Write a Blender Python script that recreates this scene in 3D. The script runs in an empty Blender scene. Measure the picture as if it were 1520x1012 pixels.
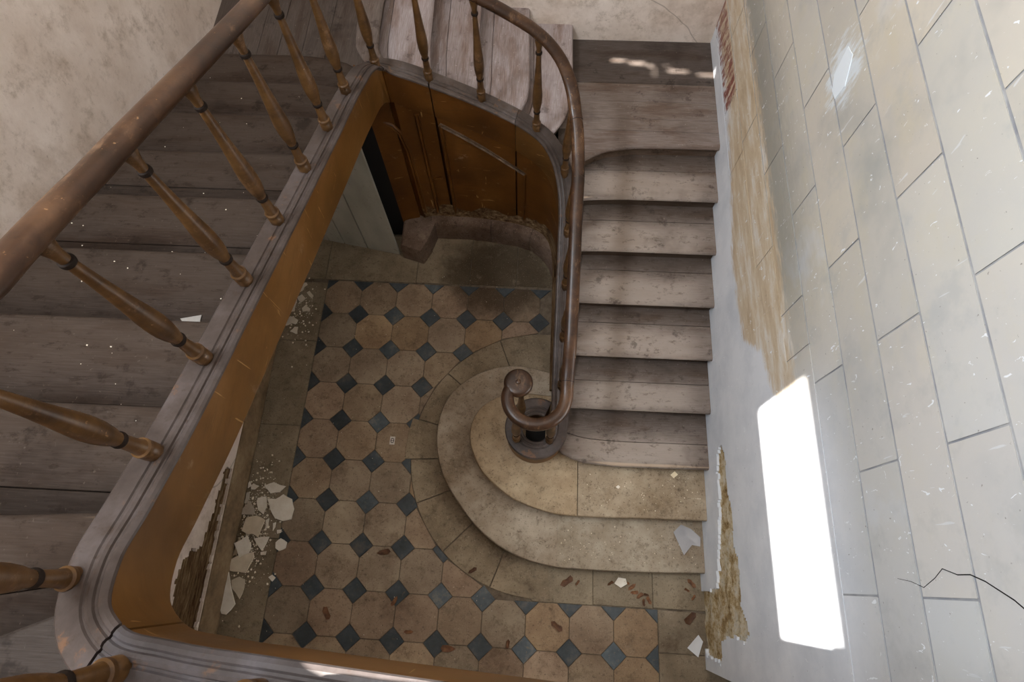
import bpy, bmesh, math, random
from mathutils import Vector, noise
random.seed(7)
SC = bpy.context.scene
COL = SC.collection
# ---------------------------------------------------------------- camera, light, exposure
cam = bpy.data.objects.new('camera', bpy.data.cameras.new('camera')); COL.objects.link(cam)
cam.location = (0.4143, -1.5213, 5.1678)
cam.rotation_euler = (0.3791, 0.0144, 0.0507)
cam.data.sensor_width = 36; cam.data.lens = 894.7/1520*36; cam.data.clip_start = .05
SC.camera = cam
SC.view_settings.view_transform = 'Standard'; SC.view_settings.look = 'None'
SC.view_settings.exposure = 0.0; SC.view_settings.gamma = 1; SC.view_settings.use_curve_mapping = False
W = bpy.data.worlds.new('sky'); SC.world = W; W.use_nodes = True
nt = W.node_tree; sky = nt.nodes.new('ShaderNodeTexSky'); sky.sky_type = 'HOSEK_WILKIE'
sky.turbidity = 4; sky.sun_direction = (-.65, -.15, .72)
bg = nt.nodes['Background']; bg.inputs[1].default_value = 0.5
nt.links.new(sky.outputs[0], bg.inputs[0])
def light(name, kind, loc, direction, energy, col, **kw):
    l = bpy.data.lights.new(name, kind); l.energy = energy; l.color = col
    for k, v in kw.items(): setattr(l, k, v)
    o = bpy.data.objects.new(name, l); COL.objects.link(o); o.location = loc
    o.rotation_euler = Vector(direction).to_track_quat('-Z', 'Y').to_euler()
    return o
SUND = Vector((1.0, -.02, -1.2)).normalized()
light('sun', 'SUN', (-4, 0, 8), SUND, 42, (1, .95, .88), angle=.012)
light('window_daylight', 'AREA', (-1.86, -1.1, 6.35), (1, .12, -.55), 285, (.84, .92, 1), shape='RECTANGLE', size=1.5, size_y=1.0)
light('overhead_fill', 'AREA', (.1, .3, 7.3), (0, 0, -1), 40, (1, .96, .90), shape='RECTANGLE', size=2.2, size_y=3.0)  # added soft fill under a closed ceiling, no real skylight
# ---------------------------------------------------------------- materials
MATS = {}
def srgb(r, g, b): return tuple(((c/255+.055)/1.055)**2.4 if c > 10 else c/255/12.92 for c in (r, g, b))+(1,)
class NT:
    def __init__(s, name):
        s.m = bpy.data.materials.new(name); s.m.use_nodes = True; s.t = s.m.node_tree
        s.b = s.t.nodes['Principled BSDF']; MATS[name] = s.m
        s.pos = s.t.nodes.new('ShaderNodeNewGeometry').outputs['Position']
    def n(s, typ, **kw):
        q = s.t.nodes.new('ShaderNode'+typ)
        for k, v in kw.items():
            if k[0] == 'i' and k[1:].isdigit(): s.put(q.inputs[int(k[1:])], v)
            else: setattr(q, k, v)
        return q
    def put(s, inp, v):
        if hasattr(v, 'is_output') or isinstance(v, bpy.types.NodeSocket): s.t.links.new(v, inp)
        else: inp.default_value = v
    def vec(s, sc=(1, 1, 1), loc=(0, 0, 0)):
        q = s.n('Mapping'); s.put(q.inputs[0], s.pos); q.inputs['Scale'].default_value = sc; q.inputs['Location'].default_value = loc
        return q.outputs[0]
    def noise(s, scale, detail=4, rough=.55, sc=(1, 1, 1), loc=(0, 0, 0), dist=0):
        q = s.n('TexNoise'); s.put(q.inputs['Vector'], s.vec(sc, loc)); q.inputs['Scale'].default_value = scale
        q.inputs['Detail'].default_value = detail; q.inputs['Roughness'].default_value = rough; q.inputs['Distortion'].default_value = dist
        return q.outputs[0]
    def ramp(s, v, *stops):
        q = s.n('ValToRGB'); s.put(q.inputs[0], v); e = q.color_ramp.elements
        while len(e) < len(stops): e.new(.5)
        for k, (p, c) in enumerate(stops):
            e[k].position = p; e[k].color = c if isinstance(c, tuple) else (c, c, c, 1)
        return q.outputs[0]
    def mix(s, f, a, b, mode='MIX'):
        q = s.n('Mix', data_type='RGBA', blend_type=mode)
        s.put(q.inputs[0], f); s.put(q.inputs[6], a); s.put(q.inputs[7], b); return q.outputs[2]
    def math(s, op, a, b=0., c=0.):
        q = s.n('Math', operation=op); s.put(q.inputs[0], a); s.put(q.inputs[1], b); s.put(q.inputs[2], c); return q.outputs[0]
    def axis(s, k):
        q = s.n('SeparateXYZ'); s.put(q.inputs[0], s.pos); return q.outputs[k]
    def smooth(s, v, a, b):
        q = s.n('MapRange', interpolation_type='SMOOTHSTEP'); s.put(q.inputs[0], v); q.inputs[1].default_value = a; q.inputs[2].default_value = b
        return q.outputs[0]
    def objcol(s): return s.n('ObjectInfo').outputs['Color']
    def out(s, col, rough=.8, bump=None, strength=.3, dist=.004, spec=.5, metal=0):
        s.put(s.b.inputs['Base Color'], col); s.put(s.b.inputs['Roughness'], rough)
        s.put(s.b.inputs['Specular IOR Level'], spec); s.put(s.b.inputs['Metallic'], metal)
        if bump is not None:
            q = s.n('Bump'); q.inputs['Strength'].default_value = strength; q.inputs['Distance'].default_value = dist
            s.put(q.inputs['Height'], bump); s.t.links.new(q.outputs[0], s.b.inputs['Normal'])
        return s.m
def wood_bare(name, grain, wear_tone=None):
    g = NT(name); st = {'x': (1, 22, 22), 'y': (22, 1, 22)}[grain]
    fine = g.noise(9, 6, .65, st); mid = g.noise(1.8, 5, .6, tuple(v**.5 for v in st)); blot = g.noise(2.3, 4, .6); dirt = g.noise(7, 5, .7)
    base = g.ramp(fine, (.25, srgb(96, 86, 79)), (.5, srgb(117, 107, 101)), (.75, srgb(136, 127, 122)))
    c = g.mix(g.math('MULTIPLY', g.smooth(mid, .46, .66), .55), base, g.mix(1, base, srgb(186, 156, 128), 'MULTIPLY'))
    if wear_tone == 'lower': fr = g.math('SUBTRACT', g.math('MULTIPLY_ADD', g.axis(1), 1/.39, 1.4056/.39+1), g.math('MULTIPLY', g.axis(2), 1/.145))
    if wear_tone == 'upper': fr = g.math('SUBTRACT', g.math('MULTIPLY_ADD', g.axis(1), -1/.383, 1.654/.383+15), g.math('MULTIPLY', g.axis(2), 1/.145))
    if wear_tone:
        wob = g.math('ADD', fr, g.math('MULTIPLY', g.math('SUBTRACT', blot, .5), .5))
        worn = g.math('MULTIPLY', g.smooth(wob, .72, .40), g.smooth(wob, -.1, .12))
        if wear_tone == 'lower':
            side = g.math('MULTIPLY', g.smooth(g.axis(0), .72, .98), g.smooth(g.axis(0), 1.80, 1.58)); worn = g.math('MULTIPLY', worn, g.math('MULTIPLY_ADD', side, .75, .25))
        c = g.mix(g.math('MULTIPLY', worn, .62 if wear_tone == 'lower' else .3), c, srgb(178, 168, 160) if wear_tone == 'lower' else srgb(150, 138, 128))
        c = g.mix(g.math('MULTIPLY', g.smooth(wob, .66, .95), .45), c, srgb(60, 48, 38))  # tone darkens towards the back of each tread
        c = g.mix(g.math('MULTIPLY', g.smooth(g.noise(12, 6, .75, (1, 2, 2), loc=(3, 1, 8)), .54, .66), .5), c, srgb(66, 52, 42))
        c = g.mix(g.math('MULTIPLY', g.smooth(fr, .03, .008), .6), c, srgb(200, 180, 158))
    c = g.mix(g.math('MULTIPLY', g.smooth(blot, .54, .74), .5), c, srgb(70, 60, 54))
    c = g.mix(g.math('MULTIPLY', g.smooth(dirt, .57, .68), .55), c, srgb(58, 48, 42))
    c = g.mix(g.math('MULTIPLY', g.smooth(g.noise(60, 3, .6), .66, .74), .45), c, srgb(176, 168, 158))
    c = g.mix(1, c, g.objcol(), 'MULTIPLY')
    return g.out(c, g.ramp(blot, (.3, .6), (.7, .8)) if wear_tone == 'upper' else g.ramp(blot, (.3, .5), (.7, .72)), fine, .45, .003, .07 if wear_tone == 'upper' else (.1 if wear_tone is None and grain == 'x' else .2))
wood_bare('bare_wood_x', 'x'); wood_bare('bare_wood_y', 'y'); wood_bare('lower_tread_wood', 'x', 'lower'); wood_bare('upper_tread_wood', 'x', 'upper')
def varnish(name, c0, c1, c2, rough, sc=3.):
    g = NT(name); a = g.noise(sc, 6, .65, (1, 1, 2.2)); b = g.noise(26, 5, .7, (1, 1, .35)); d = g.noise(1.4, 3, .5)
    c = g.ramp(a, (.3, c0), (.5, c1), (.72, c2))
    c = g.mix(g.math('MULTIPLY', g.smooth(b, .56, .72), .55), c, c0)
    c = g.mix(g.math('MULTIPLY', g.smooth(g.noise(55, 2, .6), .69, .76), .5), c, srgb(170, 130, 90))
    c = g.mix(g.math('MULTIPLY', g.smooth(g.noise(13, 6, .8, (1, .35, .6), loc=(2, 2, 9)), .54, .66), .4), c, srgb(140, 108, 80))
    return g.out(c, g.ramp(d, (.3, rough), (.7, rough+.16)), b, .22, .002, .34)
varnish('handrail_wood', srgb(34, 22, 14), srgb(62, 41, 27), srgb(98, 70, 48), .25)
varnish('baluster_wood', srgb(52, 34, 18), srgb(84, 58, 31), srgb(108, 78, 45), .32, 5)
def painted(name, c0, c1, c2, rough, top=False):
    g = NT(name); a = g.noise(2.2, 5, .6, (1, 1, 1)); b = g.noise(5, 7, .7, (1, 1, 6)); s1 = g.noise(24, 3, .5, (1, 1.6, .16), dist=.6); s2 = g.noise(20, 3, .5, (.3, .22, 2.4), loc=(3, 1, 2), dist=.8)
    c = g.ramp(a, (.3, c0), (.52, c1), (.74, c2))
    c = g.mix(g.math('MULTIPLY', g.smooth(b, .5, .72), .5), c, c0)
    c = g.mix(g.math('MULTIPLY', g.smooth(s1, .69, .73), .6), c, srgb(198, 160, 104))
    c = g.mix(g.math('MULTIPLY', g.smooth(s2, .70, .73), .5), c, srgb(188, 150, 98))
    c = g.mix(g.math('MULTIPLY', g.smooth(g.noise(4, 6, .75), .62, .7), .35), c, srgb(160, 140, 116))
    return g.out(c, .38, b, .2, .002, .25)
painted('ochre_paint', srgb(88, 58, 26), srgb(112, 76, 36), srgb(132, 94, 54), .4)
painted('panel_paint', srgb(74, 44, 16), srgb(98, 60, 22), srgb(118, 76, 32), .4)
g = NT('grey_cap'); a = g.noise(3, 6, .7); f = g.noise(16, 5, .7, (1, 1, 1))
c = g.ramp(a, (.3, srgb(50, 44, 41)), (.5, srgb(72, 66, 64)), (.72, srgb(94, 90, 92)))
c = g.mix(g.math('MULTIPLY', g.smooth(f, .55, .68), .7), c, srgb(62, 52, 46))
c = g.mix(g.math('MULTIPLY', g.smooth(g.noise(9, 5, .7, loc=(4, 2, 1)), .6, .68), .5), c, srgb(120, 88, 60))
g.out(g.mix(1, c, g.objcol(), 'MULTIPLY'), .4, f, .4, .003, .22)
g = NT('moulding_paint'); g.out(g.ramp(g.noise(12, 5, .7), (.35, srgb(60, 40, 22)), (.6, srgb(112, 92, 74))), .5)
g = NT('dark_gap'); g.out(srgb(18, 13, 10), .9)
g = NT('dark_ring'); g.out(srgb(36, 27, 21), .75, g.noise(30), .3, .002, .15)
def stone(name, c0, c1, c2, rough=.8, obj=False, speck=.5):
    g = NT(name); a = g.noise(2.4, 6, .65); b = g.noise(22, 5, .7); sp = g.noise(70, 3, .6)
    c = g.ramp(a, (.3, c0), (.5, c1), (.7, c2))
    if obj: c = g.mix(1, c, g.objcol(), 'MULTIPLY')
    if name in ('tile_stone', 'border_stone'):     # damp stain by the plinth
        dx = g.math('MULTIPLY', g.math('SUBTRACT', g.axis(0), .12), 1.5); dy = g.math('MULTIPLY', g.math('SUBTRACT', g.axis(1), 1.2), 2.0)
        rad = g.math('ADD', g.math('ADD', g.math('MULTIPLY', dx, dx), g.math('MULTIPLY', dy, dy)), g.math('MULTIPLY', g.math('SUBTRACT', g.noise(4, 5, .7), .5), 1.6))
        c = g.mix(g.math('MULTIPLY', g.smooth(rad, 1.1, .3), .75), c, srgb(58, 46, 30))
    c = g.mix(g.math('MULTIPLY', g.smooth(b, .54, .7), speck), c, tuple(x*.38 for x in c0[:3])+(1,))
    c = g.mix(g.math('MULTIPLY', g.smooth(sp, .60, .68), .55), c, srgb(58, 46, 32))
    c = g.mix(g.math('MULTIPLY', g.smooth(g.noise(5, 7, .8, loc=(11, 3, 2)), .5, .66), .45), c, srgb(82, 64, 44))
    c = g.mix(g.math('MULTIPLY', g.smooth(g.noise(110, 2, .6, loc=(1, 3, 2)), .64, .7), .4), c, srgb(206, 190, 164))
    c = g.mix(g.math('MULTIPLY', g.smooth(g.noise(6, 5, .7, loc=(2, 7, 1)), .56, .75), .4), c, srgb(168, 152, 130))
    return g.out(c, rough, b, .3, .004, .2)
stone('step_stone', srgb(128, 110, 88), srgb(164, 149, 130), srgb(190, 178, 160), .75, True, .5)
stone('tile_stone', srgb(124, 104, 85), srgb(150, 131, 110), srgb(174, 156, 132), .55, True)
stone('border_stone', srgb(114, 99, 80), srgb(142, 127, 106), srgb(166, 150, 128), .6, True)
stone('plinth_stone', srgb(70, 50, 38), srgb(114, 94, 80), srgb(140, 120, 106), .85, False, .6)
g = NT('slate'); a = g.noise(5, 6, .7)
c = g.ramp(a, (.3, srgb(40, 46, 48)), (.55, srgb(64, 72, 76)), (.75, srgb(112, 104, 94)))
c = g.mix(g.math('MULTIPLY', g.smooth(g.noise(30, 5, .7), .56, .68), .55), c, srgb(104, 90, 72))
g.out(g.mix(1, c, g.objcol(), 'MULTIPLY'), .42, a, .2, .003, .5)
g = NT('mortar'); g.out(g.ramp(g.noise(20, 5, .7), (.3, srgb(84, 72, 58)), (.7, srgb(128, 114, 96))), .9, g.noise(60), .5, .003)
g = NT('plaster_old'); a = g.noise(1.3, 7, .68); b = g.noise(9, 6, .75, loc=(5, 1, 2)); f = g.noise(45, 4, .7)
c = g.ramp(a, (.3, srgb(192, 174, 158)), (.46, srgb(228, 213, 200)), (.66, srgb(248, 236, 226)))
c = g.mix(g.math('MULTIPLY', g.smooth(b, .48, .76), .6), c, srgb(160, 140, 116))
c = g.mix(g.math('MULTIPLY', g.smooth(g.noise(2.2, 6, .7, loc=(8, 3, 1)), .5, .7), .4), c, srgb(172, 150, 126))
c = g.mix(g.math('MULTIPLY', g.smooth(f, .63, .72), .35), c, srgb(120, 104, 86))
crk = g.n('TexWave', wave_type='BANDS', bands_direction='DIAGONAL'); g.put(crk.inputs['Vector'], g.vec((1, .7, 1.1))); crk.inputs['Scale'].default_value = .42; crk.inputs['Distortion'].default_value = 5; crk.inputs['Detail'].default_value = 5; crk.inputs['Detail Scale'].default_value = .6
c = g.mix(g.math('MULTIPLY', g.smooth(crk.outputs['Fac'], .9996, .99995), .4), c, srgb(104, 88, 70))
g.out(c, .9, b, .3, .008, .2)
# right wall: painted finish, white zone low with sun glare painted in, raw beige zone, then the painted stone above z 2.07
def wallpaint(name, joints=False):
    g = NT(name); y, z = g.axis(1), g.axis(2)
    brush = g.noise(7, 5, .6, (1, 1.2, 6), dist=.4); big = g.noise(1.1, 5, .6); mid = g.noise(3.4, 6, .65, (1, 1, 1.6), loc=(3, 3, 3))
    zed = g.math('ADD', z, g.math('MULTIPLY', g.math('SUBTRACT', brush, .5), .22))
    st = g.ramp(big, (.32, srgb(176, 176, 170)), (.46, srgb(202, 197, 187)), (.6, srgb(208, 202, 188)), (.72, srgb(216, 219, 222)))
    st = g.mix(g.math('MULTIPLY', g.smooth(mid, .5, .66), .4), st, srgb(206, 198, 176))
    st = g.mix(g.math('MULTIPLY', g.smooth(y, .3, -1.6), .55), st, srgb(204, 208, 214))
    st = g.mix(g.math('MULTIPLY', g.smooth(g.noise(4, 5, .7, (1, 1, 1), loc=(9, 2, 5)), .52, .7), .35), st, srgb(172, 176, 176))
    st = g.mix(1, st, g.objcol(), 'MULTIPLY')
    # grey grime just above the raw band
    gr = g.math('MULTIPLY', g.smooth(zed, 2.62, 2.12), g.math('MULTIPLY', g.smooth(y, -.5, .4), .6))
    st = g.mix(gr, st, srgb(128, 128, 120))
    beige = g.ramp(g.noise(3, 7, .75, (1, .6, 3)), (.32, srgb(186, 162, 130)), (.5, srgb(212, 194, 166)), (.62, srgb(228, 222, 212)))
    white = g.ramp(g.noise(3, 5, .6), (.3, srgb(214, 219, 226)), (.6, srgb(234, 237, 242)))
    q = g.n('ValToRGB'); g.put(q.inputs[0], g.math('MULTIPLY_ADD', y, .2, .5)); e = q.color_ramp.elements
    stops = [(.0, .96), (.30, .90), (.41, .72), (.475, .62), (.51, .40), (.57, .36), (.64, .34), (.72, .42), (.86, .50), (1., .52)]
    while len(e) < len(stops): e.new(.5)
    for k, (p, v) in enumerate(stops): e[k].position = p; e[k].color = (v, v, v, 1)
    thr = g.math('MULTIPLY_ADD', q.outputs[0], 1.2, .93)
    wz = g.smooth(g.math('SUBTRACT', zed, thr), -.05, .03)
    c = g.mix(wz, white, beige)
    c = g.mix(g.smooth(zed, 2.02, 2.12), c, st)
    c = g.mix(g.math('MULTIPLY', g.smooth(y, -.3, -.9), g.smooth(z, 2.6, 2.2)), c, white)  # painted sun glare: whitens the wall around the sunlit patch
    # remnant of red paint by the corner
    rm = g.math('MULTIPLY', g.smooth(g.math('ADD', y, g.math('MULTIPLY', brush, .3)), 2.02, 2.08), g.math('MULTIPLY', g.smooth(zed, 1.46, 1.5), g.smooth(z, 1.74, 1.70)))
    c = g.mix(g.math('MULTIPLY', rm, g.smooth(g.noise(20, 5, .7, (1, 1, .3)), .40, .56)), c, srgb(142, 86, 74))
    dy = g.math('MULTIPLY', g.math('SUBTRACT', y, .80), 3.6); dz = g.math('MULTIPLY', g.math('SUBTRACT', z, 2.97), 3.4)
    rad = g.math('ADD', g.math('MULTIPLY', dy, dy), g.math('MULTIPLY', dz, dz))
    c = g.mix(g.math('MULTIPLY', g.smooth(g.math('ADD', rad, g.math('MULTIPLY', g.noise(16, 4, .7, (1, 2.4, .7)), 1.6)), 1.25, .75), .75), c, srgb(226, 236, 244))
    # splashes and scratches
    vo = g.noise(26, 3, .55, (1, 1.5, .8), loc=(1, 8, 2), dist=1.0)
    c = g.mix(g.math('MULTIPLY', g.smooth(vo, .685, .705), .85), c, srgb(244, 248, 252))
    sc = g.noise(11, 3, .5, (1, 3.2, .5), loc=(2, 5, 6), dist=.5)
    c = g.mix(g.math('MULTIPLY', g.smooth(sc, .70, .73), .5), c, srgb(228, 232, 236))
    c = g.mix(g.math('MULTIPLY', g.smooth(g.noise(48, 3, .6, loc=(7, 7, 7)), .70, .73), .6), c, srgb(92, 84, 74))
    return g.out(c, .5, g.noise(14, 5, .7), .16, .004, .4)
wallpaint('wall_paint')
g = NT('joint_grey'); g.out(g.ramp(g.noise(8), (.35, srgb(140, 142, 148)), (.65, srgb(178, 178, 178))), .8)
g = NT('white_filler'); g.out(srgb(232, 240, 246), .7, g.noise(20), .3, .003)
g = NT('masonry'); a = g.noise(6, 8, .8); b = g.noise(40, 6, .8)
c = g.ramp(a, (.36, srgb(126, 98, 64)), (.45, srgb(186, 158, 112)), (.52, srgb(220, 204, 170)), (.68, srgb(232, 228, 220)))
g.out(g.mix(g.math('MULTIPLY', g.smooth(b, .55, .66), .6), c, srgb(84, 58, 36)), .95, b, .8, .015, .1)
g = NT('rotten_wood'); a = g.noise(6, 7, .75, (3, .7, 5)); 
g.out(g.ramp(a, (.3, srgb(22, 15, 10)), (.42, srgb(84, 60, 40)), (.55, srgb(122, 98, 70)), (.7, srgb(170, 148, 116))), .95, a, .9, .02, .1)
g = NT('baseboard_paint'); g.out(g.ramp(g.noise(4, 7, .7), (.3, srgb(96, 76, 54)), (.5, srgb(140, 116, 86)), (.72, srgb(168, 148, 116))), .8, g.noise(25, 5), .4, .004)
g = NT('white_boards'); a = g.noise(2.5, 5, .6, (1, 1, .4))
g.out(g.mix(g.math('MULTIPLY', g.smooth(g.noise(18, 4, .7), .62, .7), .5), g.ramp(a, (.3, srgb(150, 148, 136)), (.7, srgb(186, 184, 172))), srgb(90, 80, 66)), .6, a, .2, .003)
g = NT('plaster_chip'); a = g.noise(7, 5, .7)
g.out(g.mix(1, g.ramp(a, (.3, srgb(226, 214, 194)), (.6, srgb(246, 238, 224))), g.objcol(), 'MULTIPLY'), .85, a, .3, .004)
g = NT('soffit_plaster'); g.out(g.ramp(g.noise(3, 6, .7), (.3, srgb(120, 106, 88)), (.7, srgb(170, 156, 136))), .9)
g = NT('paper'); g.out(srgb(226, 226, 226), .7, g.noise(30), .4, .003)
g = NT('card_paper'); g.out(srgb(214, 206, 196), .7)
g = NT('ink'); g.out(srgb(20, 16, 16), .7)
g = NT('ink_grey'); g.out(srgb(120, 112, 106), .7)
g = NT('chip_red'); g.out(srgb(104, 64, 52), .8)
g = NT('leaf'); g.out(g.mix(1, g.ramp(g.noise(30, 4), (.3, srgb(100, 60, 36)), (.7, srgb(160, 110, 70))), g.objcol(), 'MULTIPLY'), .7, g.noise(60), .4, .002)
g = NT('film'); g.put(g.b.inputs['Alpha'], .5); g.out(srgb(206, 204, 206), .25, g.noise(30), .5, .004, .6)
g = NT('window_paint'); g.out(srgb(214, 210, 200), .5)
g = NT('door_wood'); g.out(g.ramp(g.noise(6, 5, .6, (8, 8, 1)), (.3, srgb(44, 28, 18)), (.7, srgb(84, 56, 36))), .5)
# ---------------------------------------------------------------- helpers
def obj(name, verts, faces, mat, parent=None, smooth=30, col=None):
    off = parent_world(parent)
    me = bpy.data.meshes.new(name)
    me.from_pydata([(v[0]-off[0], v[1]-off[1], v[2]-off[2]) for v in verts], [], faces); me.update()
    bm = bmesh.new(); bm.from_mesh(me); bmesh.ops.recalc_face_normals(bm, faces=bm.faces); bm.to_mesh(me); bm.free()
    if smooth:
        me.shade_smooth(); me.set_sharp_from_angle(angle=math.radians(smooth))
    me.materials.append(MATS[mat])
    o = bpy.data.objects.new(name, me); COL.objects.link(o)
    if parent: o.parent = parent
    if col: o.color = (col[0], col[1], col[2], 1)
    return o
def parent_world(p):
    v = Vector((0, 0, 0))
    while p is not None: v = v+Vector(p.location); p = p.parent
    return v
def thing(name, loc, label, cat, group=None):
    o = bpy.data.objects.new(name, None); COL.objects.link(o); o.location = loc; o.empty_display_size = .1
    return tag(o, label, cat, group)
def tag(o, label, cat, group=None):
    o['label'] = label; o['category'] = cat
    if group: o['group'] = group
    return o
def struct(o): o['kind'] = 'structure'; return o
def boxv(a, b, V, F):
    n = len(V); (x0, y0, z0), (x1, y1, z1) = a, b
    V += [(x0, y0, z0), (x1, y0, z0), (x1, y1, z0), (x0, y1, z0), (x0, y0, z1), (x1, y0, z1), (x1, y1, z1), (x0, y1, z1)]
    F += [(n, n+3, n+2, n+1), (n+4, n+5, n+6, n+7), (n, n+1, n+5, n+4), (n+1, n+2, n+6, n+5), (n+2, n+3, n+7, n+6), (n+3, n, n+4, n+7)]
def boxes(name, lst, mat, parent=None, **k):
    V, F = [], []
    for a, b in lst: boxv(a, b, V, F)
    return obj(name, V, F, mat, parent, smooth=0, **k)
def catmull(P, n=6, closed=False):
    out = []; N = len(P); P = [Vector(p) for p in P]
    rng = N if closed else N-1
    for i in range(rng):
        p1, p2 = P[i], P[(i+1) % N]
        p0 = P[(i-1) % N] if (closed or i > 0) else p1*2-p2
        p3 = P[(i+2) % N] if (closed or i+2 < N) else p2*2-p1
        # centripetal-ish: scale tangents by chord length
        d01, d12, d23 = (p1-p0).length+1e-6, (p2-p1).length+1e-6, (p3-p2).length+1e-6
        m1 = ((p1-p0)/d01*d12+(p2-p1)/d12*d01)/(d01+d12)*d12; m2 = ((p2-p1)/d12*d23+(p3-p2)/d23*d12)/(d12+d23)*d12
        for k in range(n):
            t = k/n; out.append(p1*(2*t**3-3*t**2+1)+m1*(t**3-2*t**2+t)+p2*(-2*t**3+3*t**2)+m2*(t**3-t**2))
    if not closed: out.append(P[-1])
    return out
def area2(P): return sum(P[i][0]*P[(i+1) % len(P)][1]-P[(i+1) % len(P)][0]*P[i][1] for i in range(len(P)))/2
def slab(name, outline, flags, ztop, zbot, mat, parent, nose=1., col=None, bev=None):
    """outline: closed xy polygon; flags[i] says edge i -> i+1 carries the nosing"""
    if area2(outline) < 0:
        outline = outline[::-1]; flags = flags[::-1]; flags = flags[1:]+flags[:1]
    n = len(outline); P = [Vector((p[0], p[1])) for p in outline]; N = []
    for i in range(n):
        v = Vector((0, 0))
        for e in ((i-1) % n, i):
            if flags[e]:
                d = (P[(e+1) % n]-P[e]).normalized(); v += Vector((-d.y, d.x))
        N.append(v.normalized()*(1/max(.5, 1)) if v.length > .01 else Vector((0, 0)))
    prof = bev or [(.022, 0), (.008, -.005), (.001, -.016), (0, -.028), (.003, -.042), (.014, -.052), (.034, -.056), (.036, zbot-ztop)]
    V, F = [], []
    for (o_, dz) in prof:
        for p, q in zip(P, N): V.append((p.x+q.x*o_*nose, p.y+q.y*o_*nose, ztop+dz))
    for r in range(len(prof)-1):
        for i in range(n):
            j = (i+1) % n; F.append((r*n+i, (r+1)*n+i, (r+1)*n+j, r*n+j))
    F.append(tuple(range(n))); F.append(tuple(range((len(prof)-1)*n, len(prof)*n))[::-1])
    return obj(name, V, F, mat, parent, 35, col)
def resample(P, n):
    P = [Vector(p) for p in P]; L = [0]
    for a, b in zip(P, P[1:]): L.append(L[-1]+(b-a).length)
    out = []; k = 0
    for i in range(n):
        s = L[-1]*i/(n-1)
        while k < len(P)-2 and L[k+1] < s: k += 1
        t = (s-L[k])/max(L[k+1]-L[k], 1e-9); out.append(P[k].lerp(P[k+1], min(1, max(0, t))))
    return out
def plank(name, A, B, ztop, th, nose, mat, parent, col=None, n=None, wav=.0015):
    """board lofted between front curve A and back curve B (same parameter); nose rounds the front edge"""
    n = n or (2 if len(A) == 2 and len(B) == 2 else 16)
    n = max(n, 5)
    A = resample(A, n); B = resample(B, n); V, F = [], []
    sd = random.random()*50
    for k, (a, b) in enumerate(zip(A, B)):
        d = (b-a); w = d.length; d = d/w
        wob = wav*noise.noise(Vector((a.x*3+sd, a.y*3, sd)))
        if nose: pr = [(0.032, -th), (.006, -th+.006), (0, -th*.6), (.003, -.012), (.014, -.002), (.03, 0)]
        else: pr = [(0.0, -th), (0, -.003), (.003, 0)]
        pr += [(w-.003, 0), (w, -.003), (w, -th)]
        for s, z in pr: V.append((a.x+d.x*s, a.y+d.y*s, ztop+z+wob))
    m = len(pr)
    for k in range(n-1):
        for i in range(m):
            j = (i+1) % m; F.append((k*m+i, k*m+j, (k+1)*m+j, (k+1)*m+i))
    F.append(tuple(range(m))); F.append(tuple(range((n-1)*m, n*m)))
    return obj(name, V, F, mat, parent, 40, col)
def frames(path):
    out = []
    for i, p in enumerate(path):
        a = path[max(0, i-1)]; b = path[min(len(path)-1, i+1)]; t = Vector((b.x-a.x, b.y-a.y, 0)).normalized()
        out.append((p, Vector((-t.y, t.x, 0))))
    return out
def sweep(name, fr, sect, mat, parent, smooth=35, col=None):
    """sect: list of (u, v) or a function of the station giving them"""
    V, F = [], []
    for i, (p, nn) in enumerate(fr):
        s = sect(i, p) if callable(sect) else sect
        for u, v in s: V.append((p.x+nn.x*u, p.y+nn.y*u, p.z+v))
    m = len(s); n = len(fr)
    for k in range(n-1):
        for i in range(m):
            j = (i+1) % m; F.append((k*m+i, k*m+j, (k+1)*m+j, (k+1)*m+i))
    F.append(tuple(range(m))); F.append(tuple(range((n-1)*m, n*m)))
    return obj(name, V, F, mat, parent, smooth, col)
def tube(P, r, V, F, m=6):
    P = [Vector(p) for p in P]; b0 = len(V)
    for i, p in enumerate(P):
        t = (P[min(i+1, len(P)-1)]-P[max(i-1, 0)]).normalized(); u = t.cross(Vector((.3, .2, .9))).normalized(); w = t.cross(u)
        for k in range(m):
            a = 2*math.pi*k/m; V.append(tuple(p+(u*math.cos(a)+w*math.sin(a))*r))
    for i in range(len(P)-1):
        for k in range(m):
            j = (k+1) % m; F.append((b0+i*m+k, b0+i*m+j, b0+(i+1)*m+j, b0+(i+1)*m+k))
    F.append(tuple(range(b0, b0+m))); F.append(tuple(range(b0+(len(P)-1)*m, b0+len(P)*m)))
def lathe(prof, seg=20):
    V, F = [], []; n = len(prof)
    for z, r in prof:
        for k in range(seg):
            a = 2*math.pi*k/seg; V.append((r*math.cos(a), r*math.sin(a), z))
    for i in range(n-1):
        for k in range(seg):
            j = (k+1) % seg; F.append((i*seg+k, i*seg+j, (i+1)*seg+j, (i+1)*seg+k))
    F.append(tuple(range(seg))); F.append(tuple(range((n-1)*seg, n*seg)))
    return V, F
def clip(P, a, b, c):
    """keep a*x+b*y<=c"""
    out = []
    for i in range(len(P)):
        p, q = P[i], P[(i+1) % len(P)]; dp, dq = a*p[0]+b*p[1]-c, a*q[0]+b*q[1]-c
        if dp <= 0: out.append(p)
        if dp*dq < 0:
            t = dp/(dp-dq); out.append((p[0]+(q[0]-p[0])*t, p[1]+(q[1]-p[1])*t))
    return out
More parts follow.
